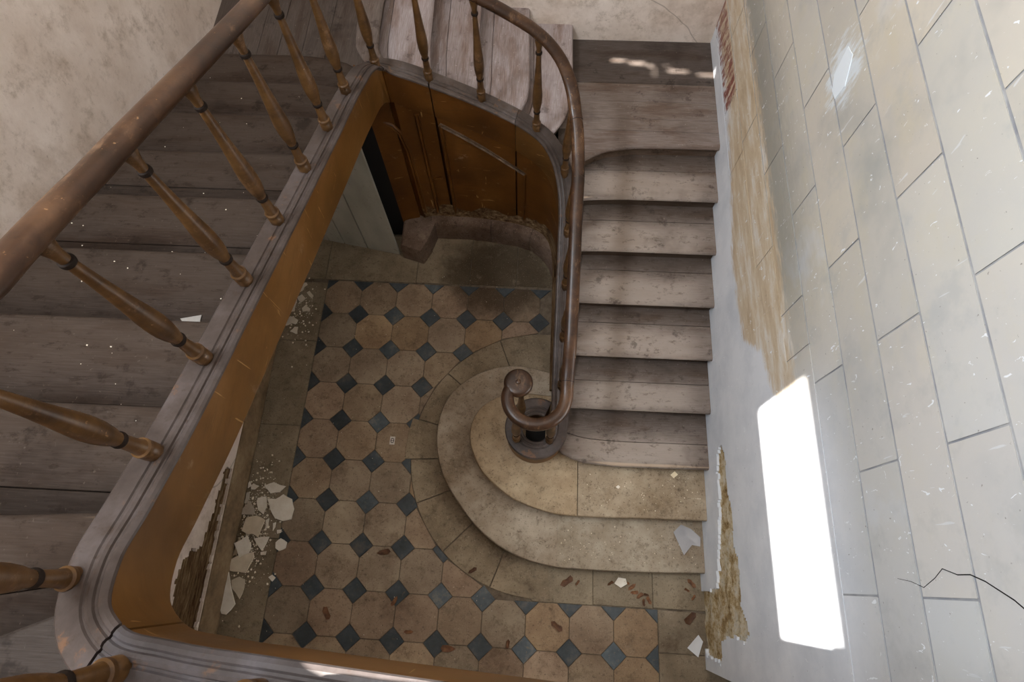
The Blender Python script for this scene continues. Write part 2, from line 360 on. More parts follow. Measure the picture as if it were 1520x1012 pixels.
def tile(name, P, z0, z1, mat, parent, col=None, bev=.003, axis='z'):
    """small flat piece with chamfered top: polygon P, from z0 to z1"""
    if area2(P) < 0: P = P[::-1]
    n = len(P); cx = sum(p[0] for p in P)/n; cy = sum(p[1] for p in P)/n; V, F = [], []
    for z, ins in ((z0, 0), (z1-bev, 0), (z1, bev)):
        for i, p in enumerate(P):
            a, q = P[i-1], P[(i+1) % n]
            e1 = Vector((p[0]-a[0], p[1]-a[1])).normalized(); e2 = Vector((q[0]-p[0], q[1]-p[1])).normalized()
            nn = Vector((-e1.y-e2.y, e1.x+e2.x)); l = max(nn.length, .3); nn = nn/l
            k = min(1.6, 1/max(.35, abs(nn.dot(Vector((-e1.y, e1.x))))))
            V.append((p[0]+nn.x*ins*k, p[1]+nn.y*ins*k, z))
    for r in range(2):
        for i in range(n):
            j = (i+1) % n; F.append((r*n+i, r*n+j, (r+1)*n+j, (r+1)*n+i))
    F.append(tuple(range(2*n, 3*n))); F.append(tuple(range(n))[::-1])
    if axis == 'x': V = [(v[2], v[0], v[1]) for v in V]      # P given as (y, z), thickness along x
    return obj(name, V, F, mat, parent, 0, col)
def g1(v, s=.1): return v*(1+random.uniform(-s, s))
h = .145
XR, XL, YB, YF, ZT = 1.835, -1.95, 2.83, -2.95, 7.5
# ---------------------------------------------------------------- the setting: shell
# left wall, with the window that lets in the sun and an opening added further back to throw sun dapples
wl = []
WY0, WY1, WZ0, WZ1 = -1.84, -.35, 6.08, 6.90       # window in the left wall
TH = .16
def wall_with_holes(x0, x1, holes, ylo, yhi, zlo, zhi):
    ys = sorted({ylo, yhi, *[q for hh in holes for q in hh[:2]]}); zs = sorted({zlo, zhi, *[q for hh in holes for q in hh[2:]]}); L = []
    for a, b in zip(ys, ys[1:]):
        run = None
        for c_, d in zip(zs, zs[1:]):
            hole = any(hh[0] <= (a+b)/2 <= hh[1] and hh[2] <= (c_+d)/2 <= hh[3] for hh in holes)
            if hole:
                if run: L.append(run); run = None
            else: run = (run[0], (x1, b, d)) if run else ((x0, a, c_), (x1, b, d))
        if run: L.append(run)
    return L
dapple_gaps = [(2.645, 2.675, 4.86, 4.98), (2.655, 2.67, 4.98, 5.03), (2.62, 2.655, 5.04, 5.20), (2.60, 2.63, 5.22, 5.28), (2.50, 2.60, 5.275, 5.30), (2.555, 2.58, 5.42, 5.62), (2.575, 2.59, 5.44, 5.5), (2.53, 2.55, 5.72, 5.92), (2.62, 2.63, 5.38, 5.44)]  # slots shaped to cast the sun spots on the landing
DAPPLE_OPENING = (2.42, 2.75, 4.7, 6.25)
ROT = [(-.78, .31), (-.82, .42), (-.95, .43), (-1.15, .46), (-1.3, .50), (-1.40, .52), (-1.46, .70), (-1.6, .76), (-1.85, .72), (-2.1, .78), (-2.1, .31)]
wl = wall_with_holes(XL-TH, XL, [(WY0, WY1, WZ0, WZ1), DAPPLE_OPENING], YF-.2, YB+.2, 1.2, ZT)
wl += wall_with_holes(XL-TH, XL, [(-2.2, -.72, .0, .85)], YF-.2, YB+.2, 0, 1.2)
wl += [((XL-TH, -2.2, 0), (XL-.045, -.72, .85))]
wall_left = struct(boxes('wall_left', wl, 'plaster_old'))
def inside(P, x, y):
    r = False
    for i in range(len(P)):
        a, b = P[i-1], P[i]
        if (a[1] > y) != (b[1] > y) and x < (b[0]-a[0])*(y-a[1])/(b[1]-a[1])+a[0]: r = not r
    return r
def skim(name, x_face, thick, y0, y1, z0, z1, hole, mat, parent, step=.02, sgn=1):
    """a coat of plaster on a wall plane with an irregular hole; sgn +1 = the face looks towards +x"""
    ny, nz = round((y1-y0)/step), round((z1-z0)/step); V, F = [], []; idx = {}
    def vert(i, j):
        if (i, j) not in idx:
            y, z = y0+(y1-y0)*i/ny, z0+(z1-z0)*j/nz
            if 0 < i < ny and 0 < j < nz:
                y += .012*noise.noise(Vector((y*30, z*30, 1))); z += .012*noise.noise(Vector((y*30, z*30, 9)))
            idx[(i, j)] = len(V); V.append((x_face, y, z)); V.append((x_face-sgn*thick, y, z))
        return idx[(i, j)]
    keep = {(i, j) for i in range(ny) for j in range(nz) if not inside(hole, y0+(y1-y0)*(i+.5)/ny+.03*noise.noise(Vector((i*.35, j*.35, 3))), z0+(z1-z0)*(j+.5)/nz+.03*noise.noise(Vector((i*.35, j*.35, 7))))}
    for i, j in keep:
        a, b, c_, d = vert(i, j), vert(i+1, j), vert(i+1, j+1), vert(i, j+1); F.append((a, b, c_, d))
        for (di, dj), (p, q) in {(0, -1): (a, b), (1, 0): (b, c_), (0, 1): (c_, d), (-1, 0): (d, a)}.items():
            if (i+di, j+dj) not in keep: F.append((p, p+1, q+1, q))
    return obj(name, V, F, mat, parent, 0)
skim('plaster_coat', XL, .04, -2.2, -.72, 0, .85, ROT, 'plaster_old', wall_left)
def rough_sheet(name, x0, amp, y0, y1, z0, z1, mat, parent, ny, nz, sc=(6, 6), sgn=1):
    V, F = [], []
    for i in range(ny+1):
        for j in range(nz+1):
            y, z = y0+(y1-y0)*i/ny, z0+(z1-z0)*j/nz
            d = amp*(noise.fractal(Vector((y*sc[0], z*sc[1], 4)), .8, 2, 5))
            V.append((x0+sgn*max(-amp, min(amp, d)), y, z))
    for i in range(ny):
        for j in range(nz): a = i*(nz+1)+j; F.append((a, a+1, a+nz+2, a+nz+1))
    return obj(name, V, F, mat, parent, 60)
rough_sheet('rotten_timber', XL-.022, .012, -2.15, -.74, .28, .82, 'rotten_wood', wall_left, 90, 40, (2.5, 16))
bb = struct(rough_sheet('baseboard_left', XL+.015, .005, -2.6, 1.5, 0, .29, 'baseboard_paint', None, 160, 14, (5, 5)))
bm = bmesh.new(); bm.from_mesh(bb.data); r = bmesh.ops.extrude_face_region(bm, geom=bm.faces[:]); bmesh.ops.translate(bm, verts=[v for v in r['geom'] if isinstance(v, bmesh.types.BMVert)], vec=(-.02, 0, 0)); bmesh.ops.recalc_face_normals(bm, faces=bm.faces); bm.to_mesh(bb.data); bm.free()
w2 = struct(boxes('dapple_frame', [((XL-.05, 2.42, 4.7), (XL-.03, 2.44, 6.25)), ((XL-.05, 2.73, 4.7), (XL-.03, 2.75, 6.25))], 'window_paint'))
boxes('dapple_mask', wall_with_holes(XL-.03, XL-.018, dapple_gaps, 2.42, 2.75, 4.7, 6.25), 'door_wood', w2)  # unseen slotted board, added to shape sun dapples on the landing
# window in the left wall (above the picture)
win = struct(boxes('window_1', [((XL-.10, WY0, WZ0), (XL-.05, WY0+.05, WZ1)), ((XL-.10, WY1-.05, WZ0), (XL-.05, WY1, WZ1)), ((XL-.10, WY0+.05, WZ0), (XL-.05, WY1-.05, WZ0+.04)), ((XL-.10, WY0+.05, WZ1-.04), (XL-.05, WY1-.05, WZ1))], 'window_paint'))
wall_back = struct(boxes('wall_back', [((XL-TH, YB, 0), (XR+.4, YB+TH, ZT))], 'plaster_old'))
wall_front = struct(boxes('wall_front', [((XL-TH, YF-TH, 0), (XR+.4, YF, ZT))], 'plaster_old'))
ceiling = struct(boxes('ceiling', [((XL-TH, YF-TH, ZT), (XR+.4, YB+TH, ZT+.15))], 'plaster_old'))
# right wall : core, plaster coat, painted blocks
DY0, DY1, DZ = -2.9, -2.07, 2.05     # doorway
core = [((XR+.03, DY1, 0), (XR+.4, YB, 1.2)), ((XR+.0035, DY1, 1.2), (XR+.4, YB, DZ)), ((XR+.0035, YF, DZ), (XR+.4, YB, ZT)), ((XR+.0035, YF, 0), (XR+.4, DY0, DZ))]
wall_right = struct(boxes('wall_right', core, 'joint_grey'))
HOLE = [(-.50, .74), (-.64, .84), (-.80, .80), (-1.0, .87), (-1.2, .86), (-1.40, .93), (-1.58, .90), (-1.74, 1.02), (-1.80, .96), (-1.80, .60), (-1.84, .44), (-1.99, .40), (-1.98, .06), (-1.88, .0), (-1.52, .0), (-1.50, .40), (-1.2, .52), (-.9, .60), (-.6, .62)]
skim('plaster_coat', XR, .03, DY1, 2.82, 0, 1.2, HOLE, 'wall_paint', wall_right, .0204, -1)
rough_sheet('exposed_masonry', XR+.020, .009, -2.04, -.42, 0, 1.1, 'masonry', wall_right, 110, 60, (7, 7), -1)
# the coat between z 1.2 and the first painted courses
zc = [3.70-.2857*i for i in range(-4, 9)][::-1]      # joint heights
def jz(i, y): return zc[i]+.014*(y+.5)
ystart = {0: 1.35, 1: .42, 2: -.32}
steps_ = [(-9, zc[3]), (-.32, zc[2]), (.42, zc[1]), (1.35, zc[0])]
edges = [DY1, -.32, .42, 1.35, 2.83]; topz = [3, 2, 1, 0]
for k in range(4):
    a, b = edges[k], edges[k+1]; i = topz[k]
    P = [(a, 1.2), (b, 1.2), (b, jz(i, b)-.003), (a, jz(i, a)-.003)]
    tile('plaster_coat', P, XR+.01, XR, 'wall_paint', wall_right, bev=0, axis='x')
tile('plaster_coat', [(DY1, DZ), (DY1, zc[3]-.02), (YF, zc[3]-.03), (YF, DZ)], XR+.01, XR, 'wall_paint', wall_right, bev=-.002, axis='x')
for i in range(len(zc)-1):
    lo = ystart.get(i, YF); ph = .44 if (i % 2) == (8-1) % 2 else -.045
    ys = [lo]+[v for v in [ph+.972*k for k in range(-4, 5)] if lo+.05 < v < 2.83-.05]+[2.83]
    for a, b in zip(ys, ys[1:]):
        gp = .0065
        gz = .0085; P = [(a+gp, jz(i, a)+gz), (b-gp, jz(i, b)+gz), (b-gp, jz(i+1, b)-gz), (a+gp, jz(i+1, a)-gz)]
        t = random.uniform(.93, 1.05); w = random.uniform(-.025, .025)
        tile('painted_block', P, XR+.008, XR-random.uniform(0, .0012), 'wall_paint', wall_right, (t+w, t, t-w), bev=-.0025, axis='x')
tile('filler_patch', [(.84, 2.90), (.78, 2.86), (.72, 2.87), (.71, 2.96), (.80, 3.06), (.87, 3.04)], XR, XR-.004, 'white_filler', wall_right, bev=-.001, axis='x')
CR = [(-1.44, 2.70), (-1.45, 2.78), (-1.47, 2.85), (-1.44, 2.92), (-1.41, 2.97), (-1.43, 3.04), (-1.43, 3.10), (-1.45, 3.16), (-1.48, 3.22), (-1.50, 3.26), (-1.55, 3.33)]
V, F = [], []
for k, (y, z) in enumerate(CR):
    w = .0008+.0022*k/len(CR); V += [(XR-.0022, y+w, z), (XR-.0022, y-w, z), (XR+.003, y, z)]
for k in range(len(CR)-1):
    for a, b in ((0, 1), (1, 2), (2, 0)): F.append((3*k+a, 3*k+b, 3*k+3+b, 3*k+3+a))
obj('wall_crack', V, F, 'dark_gap', wall_right, 0)
# door beyond the right wall's end
d1 = struct(boxes('door_1', [((XR+.30, DY0, 0), (XR+.36, DY1, DZ))], 'door_wood'))
boxes('door_frame', [((XR+.24, DY1-.07, 0), (XR+.30, DY1, DZ)), ((XR+.24, DY0, 0), (XR+.30, DY0+.07, DZ))], 'door_wood', d1)
# ---------------------------------------------------------------- floor
floor = struct(boxes('floor', [((XL-TH, YF-TH, -.2), (XR+.45, YB+TH, -.008))], 'mortar'))
p, phi, fx, fy = .3417, -.0088, -.9097, -1.9962
cs, sn = math.cos(phi), math.sin(phi)
def fw(u, v): return (fx+u*p*cs-v*p*sn, fy+u*p*sn+v*p*cs)
RC, RR = (.55, -.52), 1.13
OA, GAP = .2929*1.0, .006
def clipfloor(P):
    c_ = (sum(q[0] for q in P)/len(P), sum(q[1] for q in P)/len(P))
    return P
def clip_local(P, u0, u1, v0, v1):
    P = clip(P, -1, 0, -u0); P = clip(P, 1, 0, u1) if P else P; P = clip(P, 0, -1, -v0) if P else P; P = clip(P, 0, 1, v1) if P else P
    return P
U0, U1, V0, V1 = -2, 7, -3, 9
def ringclip(P):
    """cut away what lies inside the border ring around the bottom steps (world coordinates)"""
    n = len(P); c_ = Vector((sum(q[0] for q in P)/n, sum(q[1] for q in P)/n)); d = c_-Vector(RC)
    if d.length < 1e-3: return []
    d.normalize(); s = Vector(RC)+d*RR
    if c_.x > RC[0]: return P
    return clip(P, -d.x, -d.y, -(d.x*s.x+d.y*s.y))
def addtile(name, L, mat, col):
    L = clip_local(L, U0, U1, V0, V1)
    if len(L) < 3: return
    # the strip right of the steps' front is border up to row 1
    cx = sum(q[0] for q in L)/len(L)
    Wd = [fw(*q) for q in L]
    cxy = (sum(q[0] for q in Wd)/len(Wd), sum(q[1] for q in Wd)/len(Wd))
    if cxy[0] > RC[0]-.35 and cxy[1] < .5:
        L2 = clip(L, 0, 1, 1.0)
        if len(L2) < 3: return
        Wd = [fw(*q) for q in L2]
    Wd = ringclip(Wd)
    if len(Wd) < 3 or abs(area2(Wd)) < .0012: return
    Q = []
    for q in Wd:
        if not Q or (Vector(q)-Vector(Q[-1])).length > .006: Q.append(q)
    if len(Q) > 2 and (Vector(Q[0])-Vector(Q[-1])).length < .006: Q.pop()
    if len(Q) < 3: return
    if sum(q[0] for q in Q)/len(Q) > .62 and sum(q[1] for q in Q)/len(Q) > -1.45: return
    tile(name, Q, -.03, random.uniform(-.0012, .0012), mat, floor, col, bev=.002)
k1 = OA
for v in range(V0, V1+1):
    for u in range(U0, U1+1):
        # octagon centred half way between inserts
        cu, cv = u+.5, v+.5; e = .5-.007; f_ = .5-k1
        O = [(cu-f_+.0, cv-e), (cu+f_, cv-e), (cu+e, cv-f_), (cu+e, cv+f_), (cu+f_, cv+e), (cu-f_, cv+e), (cu-e, cv+f_), (cu-e, cv-f_)]
        t = g1(1, .12); w = random.choice([(1, .96, .92), (1, 1, 1), (1.0, .94, .92), (1.04, 1.0, .94), (1.08, .98, .84), (.98, 1, 1.0)])
        if random.random() < .08: t *= 1.15
        addtile('octagonal_tile', O, 'tile_stone', (t*w[0], t*w[1], t*w[2]))
        dd = k1-.012; D = [(u-dd, v), (u, v-dd), (u+dd, v), (u, v+dd)]
        t = g1(1, .2)*(1.6 if random.random() < .16 else 1)
        addtile('slate_insert', D, 'slate', (t, t, t))
# border slabs
def bslab(P, col=None):
    t = g1(1, .07); tile('border_slab', P, -.03, random.uniform(-.001, .001), 'border_stone', floor, col or (t, t, t*.97), bev=.003)
xl0, yv = XL-.05, [-2.94, -2.2, -1.3, -.35, .45, 1.06]
xe = lambda y: fw(-2, (y-fy)/p)[0]
for a, b in zip(yv, yv[1:]): bslab([(xl0, a+.003), (xe(a)-.003, a+.003), (xe(b)-.003, b-.003), (xl0, b-.003)])
yt = fw(0, 9)[1]+.02
for a, b in zip([XL-.05, -1.6, -.72, -.2, .25, .62], [-1.6, -.72, -.2, .25, .62, 1.0]):
    bslab([(a+.003, yt+.0), (b-.003, yt-.004), (b-.003, 1.60), (a+.003, 1.60)])
# right-hand border and strip in front of the steps
y1r = fw(0, 1)[1]
xr0 = fw(7, 0)[0]+.004
bslab([(xr0, -2.94), (XR+.3, -2.94), (XR+.3, -1.98), (xr0, -1.98)], (1.0, .98, .95)); bslab([(xr0, -1.974), (XR+.3, -1.974), (XR+.03, y1r-.03), (xr0, y1r-.02)], (.95, .95, .95))
for a, b in ((.50, .98), (.984, 1.45), (1.454, XR+.03)): bslab([(a, y1r-.008), (b, y1r-.014), (b, -1.30), (a, -1.30)])
# ring of border stones round the bottom steps
angs = [84, 112, 141, 166, 184, 203, 226, 250, 275]
for k, (a0, a1) in enumerate(zip(angs, angs[1:])):
    n = 7; ro = RR-.004 if k != 3 else RR+.05
    A = [(RC[0]+ro*math.cos(math.radians(a0+.25+(a1-a0-.5)*i/n)), RC[1]+ro*math.sin(math.radians(a0+.25+(a1-a0-.5)*i/n))) for i in range(n+1)]
    ri = .70; B = [(RC[0]+ri*math.cos(math.radians(a0+.3+(a1-a0-.6)*i/n)), RC[1]+ri*math.sin(math.radians(a0+.3+(a1-a0-.6)*i/n))) for i in range(n+1)]
    P = A+B[::-1]
    if k == len(angs)-2: P = [q for q in P]
    t = 1.1 if k == 3 else g1(1, .07)
    tile('border_slab', P, -.03, .0028 if k != 3 else .005, 'border_stone', floor, (t*1.02, t, t*.95), bev=.002)
# ---------------------------------------------------------------- stone bottom steps
steps = thing('stone_steps', (1.0, -1.0, 0), 'two pale curved stone bottom steps wrapping round the handrail scroll, on the tiled floor', 'steps')
def step_outline(front, back, n=7):
    C = catmull(front, n); fl = [True]*(len(C)-1)+[False]*(len(back)+1)
    return [(q.x, q.y) for q in C]+back, fl
f1 = [(.68, -1.41), (.45, -1.365), (.22, -1.27), (.03, -1.13), (-.13, -.95), (-.25, -.78), (-.325, -.60), (-.355, -.38), (-.29, -.08), (-.1, .12), (.12, .22), (.30, .245), (.58, .2)]
o, fl = step_outline(f1, [(.68, .2)]); slab('curved_slab', o, fl, h, .0, 'step_stone', steps, col=(1.02, 1, .98))
o, fl = step_outline([(1.834, -1.395), (1.4, -1.41), (1.0, -1.415), (.684, -1.41)], [(.684, -.5), (1.834, -.5)], 3); slab('straight_slab', o, fl, h, 0, 'step_stone', steps, col=(1.0, 1, .98))
f2 = [(.825, -1.03), (.65, -1.02), (.48, -.98), (.30, -.91), (.17, -.82), (.06, -.72), (-.01, -.60), (-.05, -.50), (-.06, -.38), (-.0, -.21), (.14, -.10), (.33, -.05), (.58, -.06)]
o, fl = step_outline(f2, [(.825, -.06)]); slab('curved_slab', o, fl, 2*h, h+.001, 'step_stone', steps, col=(1.1, 1.0, .84))
o, fl = step_outline([(1.834, -1.015), (1.4, -1.02), (1.0, -1.03), (.831, -1.03)], [(.831, -.3), (1.834, -.3)], 3); slab('straight_slab', o, fl, 2*h, h+.001, 'step_stone', steps, col=(1.0, .95, .86))
# ---------------------------------------------------------------- path of the inner string
def zr(y): return h*(1+(y+1.4056)/.39)+.04
def zl(y): return 15*h+(1.654-y)*h/.383+.04
ring = [(.48+.175*math.cos(math.radians(a)), -.40+.175*math.sin(math.radians(a)), .53 if a < 300 else .53+(a-300)/60*.025) for a in range(60, 360, 15)]
ctrl = ring+[(.655, -.40, .565), (.657, -.1, zr(-.1)), (.657, .3, zr(.3)), (.657, .7, zr(.7)), (.657, 1.0, zr(1.0)), (.652, 1.2, 1.18), (.63, 1.36, 1.27), (.575, 1.50, 1.38),
     (.47, 1.60, 1.50), (.33, 1.66, 1.585), (.1, 1.705, 1.70), (-.15, 1.735, 1.81), (-.38, 1.742, 1.915), (-.55, 1.743, 1.99), (-.63, 1.73, 2.03), (-.69, 1.695, 2.08), (-.722, 1.63, 2.13), (-.728, 1.5, 2.24),
     (-.730, 1.2, zl(1.2)), (-.733, .6, zl(.6)), (-.735, 0, zl(0)), (-.74, -.6, zl(-.6)), (-.745, -1.1, zl(-1.1)), (-.75, -1.38, zl(-1.38)+.015), (-.735, -1.53, 3.47), (-.67, -1.665, 3.55), (-.55, -1.74, 3.60),
     (-.40, -1.758, 3.64), (-.1, -1.765, 3.765), (.3, -1.77, 3.93), (.8, -1.775, 4.12), (1.3, -1.78, 4.34), (1.825, -1.78, 4.575)]
path = catmull(ctrl, 5)
FR = frames(path)
def sect_of(cond): return [i for i, q in enumerate(path) if cond(q)]
iring = len(ring)*5
def nearest(x, y, lo=0): return min(range(lo, len(path)), key=lambda i: (path[i].x-x)**2+(path[i].y-y)**2)
iA, iB, iC, iD = nearest(.25, 1.68, iring), nearest(-.38, 1.742, iring), nearest(-.72, 1.64, iring), nearest(-.58, -1.72, iring)
def part_frames(i0, i1, gap=.004):
    """stations i0..i1 with a small gap at each cut"""
    L = [(q.copy(), n_) for q, n_ in FR[i0:i1+1]]
    d = (L[1][0]-L[0][0]).normalized(); L[0] = (L[0][0]+d*gap, L[0][1]); d = (L[-2][0]-L[-1][0]).normalized(); L[-1] = (L[-1][0]+d*gap, L[-1][1])
    return L
string = thing('stair_string', (.48, -.40, .29), 'ochre painted inner string board with grey moulded cap, coiled at its foot', 'stair string')
capsec = [(-.070, -.045), (-.070, -.010), (-.062, -.002), (-.050, 0), (.000, 0), (.004, -.006), (.010, -.006), (.014, .000), (.024, .004), (.033, .000), (.036, -.008), (.042, -.009), (.048, -.004), (.058, -.006), (.067, -.014), (.069, -.024), (.062, -.032), (.060, -.040), (.054, -.045)]
LEN = len(path)
segs = [(0, iA), (iA, iB), (iB, iC), (iC, iD), (iD, LEN-1)]
def depth(q, i):
    if i <= iring: return max(q.z-.292, .05)
    if i < iring+26: 
        t = (i-iring)/26; return (q.z-.292)*(1-t)+.33*t
    return .335
for (i0, i1) in segs:
    g_ = .0045 if i0 else 0
    fr = part_frames(i0, i1, g_*1.6 if i1 == iC or i0 == iB else g_); sweep('string_cap', fr, capsec, 'grey_cap', string, 28, (1.7, 1.58, 1.46) if i0 in (iA, iB) else ((1.1, .98, .88) if i0 < iD else (.98, .97, .98)))
    def ss(k, q, i0=i0):
        d = depth(q, i0+k); return [(-.060, -.045), (-.060, -d), (.050, -d), (.053, -d+.01), (.053, -.045)]
    sweep('string_face', fr, ss, 'ochre_paint' if i0 >= iC or not i0 else 'panel_paint', string, 35)
sweep('string_core', [(q, n_) for q, n_ in FR[iring+30:]], [(-.03, -.05), (-.03, -.32), (.03, -.32), (.03, -.05)], 'dark_gap', string, 0)
tile('chipped_wood', [(-.40, 2.834), (-.429, 2.787), (-.503, 2.815), (-.457, 2.862)], -.692, -.6870, 'chip_red', string, bev=.002, axis='x')
V, F = lathe([(0, .0), (0, .10), (.012, .105), (.02, .10), (.02, .0)], 24)
# ---------------------------------------------------------------- panelling under the string
boxes('ring_shade', [((.40, -.50, .291), (.56, -.30, .30))], 'dark_gap', string)  # dark sheet added for the shade inside the coiled ring
pan = thing('wall_panelling', (0, 1.7, 0), 'dark brown painted wood panelling under the back string, cracked and rotten at its foot', 'panelling')
iP0, iP1 = nearest(.657, .0, iring), nearest(-.70, 1.69, iring)
def psec(u0, u1, zb, top=-.325):
    def f(k, q): return [(u0, top), (u0, zb-q.z), (u1, zb-q.z), (u1, top)]
    return f
for a, b in ((iP0, iA), (iA, iB), (iB, iP1)):
    sweep('panel_board', part_frames(a, b, .010 if b != iA else .006), psec(-.02, .046, .24), 'panel_paint', pan, 30)
sweep('panel_board', [(Vector((-.70, 1.68, 2.1)), Vector((0, -1, 0))), (Vector((-.80, 1.655, 2.15)), Vector((.1, -1, 0))), (Vector((-.86, 1.63, 2.2)), Vector((.1, -1, 0)))], psec(-.02, .012, .0, -.1), 'panel_paint', pan, 30)
sweep('panel_core', [(q, n_) for q, n_ in FR[iP0:iP1]], psec(-.04, -.025, .0), 'dark_gap', pan, 0)
def ypan(x):   # face of the panelling at x on the back run
    i = nearest(x, 1.72, iring+40); q, n_ = FR[i]; return q.y+n_.y*.046
def strip(name, pts, w, t, mat, parent):
    P3 = [Vector((x, ypan(x) if x > -.68 else 1.665, z)) for x, z in pts]
    V, F = [], []; n = len(P3)
    for i, q in enumerate(P3):
        a, b = P3[max(0, i-1)], P3[min(n-1, i+1)]; d = (b-a); d.y = 0; d.normalize(); s = Vector((-d.z, 0, d.x))
        for u, v in ((-w/2, 0), (-w/2, t*.5), (-w*.2, t), (w*.15, t*.6), (w/2, t*.9), (w/2, 0)): V.append((q.x+s.x*u, q.y-v, q.z+s.z*u))
    for i in range(n-1):
        for k in range(6): j = (k+1) % 6; F.append((i*6+k, i*6+j, i*6+6+j, i*6+6+k))
    F.append(tuple(range(6))); F.append(tuple(range((n-1)*6, n*6)))
    return obj(name, V, F, mat, parent, 40)
strip('panel_moulding', [(-.36, 1.50), (-.2, 1.385), (0, 1.24), (.16, 1.12), (.30, 1.02)], .036, .018, 'moulding_paint', pan)
strip('panel_moulding', [(.31, 1.02), (.31, .7), (.30, .30)], .035, .02, 'panel_paint', pan)
strip('panel_moulding', [(-.35, 1.50), (-.35, .9), (-.35, .30)], .03, .02, 'panel_paint', pan)
strip('panel_moulding', [(-.52, 1.60), (-.52, .9), (-.52, .30)], .035, .02, 'panel_paint', pan)
strip('panel_moulding', [(-.52, .78), (-.46, .83), (-.42, .84)], .02, .012, 'panel_paint', pan)
strip('panel_moulding', [(-.64, .3), (-.64, .8), (-.645, 1.2), (-.67, 1.42), (-.72, 1.52), (-.78, 1.55)], .035, .02, 'panel_paint', pan)
# rotten, crumbling foot of the boards
V, F = [], []
pfr = FR[iP0:iP1]; NN = len(pfr)
for k, (q, n_) in enumerate(pfr):
    zz = .36+.10*noise.noise(Vector((q.x*5, q.y*5, 1)))+.04*noise.noise(Vector((q.x*22, q.y*22, 5)))
    for u, z in ((.046, zz+.03), (.052+.008*noise.noise(Vector((q.x*14, 2, 1))), zz), (.060, .32), (.075, .285), (.046, .25)): V.append((q.x+n_.x*u, q.y+n_.y*u, z))
for k in range(NN-1):
    for i in range(4): F.append((k*5+i, k*5+i+1, k*5+6+i, k*5+5+i))
obj('rotten_foot', V, F, 'rotten_wood', pan, 60)
# stone plinth
pl = thing('stone_plinth', (0, 1.6, 0), 'low pale stone plinth curving along the foot of the brown panelling', 'plinth')
iQ0, iQ1 = nearest(.657, .15, iring), nearest(-.60, 1.735, iring)
cuts = [iQ0, nearest(.655, 1.0, iring), nearest(.42, 1.63, iring), nearest(.0, 1.72, iring), iQ1]
def plsec(k, q):
    w = .012*noise.noise(Vector((q.x*9, q.y*9, 3)))-.085*min(1, max(0, (1.55-q.y)/.35))
    return [(.0, .0-q.z), (.15+w, -q.z), (.148+w, .10-q.z), (.142+w, .21-q.z), (.125+w, .25-q.z), (min(.08, .12+w), .285-q.z+.2*w), (.02, .30-q.z), (.0, .29-q.z)]
for a, b in zip(cuts, cuts[1:]): sweep('plinth_stone', part_frames(a, b, .002), plsec, 'plinth_stone', pl, 50)
slab('plinth_block', [(-.86, 1.36), (-.66, 1.30), (-.60, 1.42), (-.55, 1.60), (-.60, 1.76), (-.86, 1.76)], [True]*6, .25, 0, 'plinth_stone', pl, bev=[(.03, 0), (.008, -.012), (0, -.04), (0, -.25)])
# plank partition left of the panelling
door2 = struct(boxes('door_2', [((-1.945, 1.62, 0), (-.86, 1.645, 1.80))], 'dark_gap'))
pa, pb = Vector((-.905, 1.39)), Vector((-1.945, 1.575)); L = (pb-pa).length; d = (pb-pa)/L; nn = Vector((-d.y, d.x))
cutsx = [0, .335, .575, .74, .90, L]
for a, b in zip(cutsx, cutsx[1:]):
    P = [pa+d*(a+.007), pa+d*(b-.007), pa+d*(b-.007)-nn*.022, pa+d*(a+.007)-nn*.022]
    tile('door_plank', [(q.x, q.y) for q in P], .004, 1.80, 'white_boards', door2, bev=.003)
# ---------------------------------------------------------------- timber flights
def flight(name, loc, label): return thing(name, loc, label, 'stairs')
lower = flight('lower_stair_flight', (1.25, .6, .29), 'straight lower flight of worn grey-brown wooden steps beside the white right wall')
def tread(F_, B_, z, mat, parent, tint, cuts=(0, .34), nose=True, n=None):
    """F_ front (nosing) curve, B_ back curve; cuts: fractions measured from the back where boards meet"""
    n = n or (5 if len(F_) == 2 else 18)
    A = resample(F_, n); B = resample(B_, n)
    fr = [0]+sorted(cuts)[1:]+[1] if len(cuts) > 1 else [0, 1]
    for k, (a, b) in enumerate(zip(fr, fr[1:])):      # a,b fractions front -> back
        g_ = .0015
        P = [x.lerp(y_, a)+(y_-x).normalized()*(g_ if a else 0) for x, y_ in zip(A, B)]; Q = [x.lerp(y_, b)-(y_-x).normalized()*g_ for x, y_ in zip(A, B)]
        t = tint*g1(1, .06)*(1 if k == 0 else .86); ww = {'bare_wood_y': (.96, .98, 1.07), 'upper_tread_wood': (1, .87, .76)}.get(mat, (1, .95, .895))
        plank('tread_board', P, Q, z-random.uniform(0, .0015), .042, nose and k == 0, mat, parent, (t*ww[0], t*ww[1], t*ww[2]), n)
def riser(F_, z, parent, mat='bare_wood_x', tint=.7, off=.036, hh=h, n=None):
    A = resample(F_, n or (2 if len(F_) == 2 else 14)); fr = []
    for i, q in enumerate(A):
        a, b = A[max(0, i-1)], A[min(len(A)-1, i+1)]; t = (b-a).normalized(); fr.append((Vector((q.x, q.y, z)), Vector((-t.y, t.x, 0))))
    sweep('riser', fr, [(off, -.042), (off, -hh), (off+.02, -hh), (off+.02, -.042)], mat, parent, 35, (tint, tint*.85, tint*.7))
V2 = lambda *a: [Vector((x, y)) for x, y in a]
yk = lambda k: -1.4056+(k-1)*.39
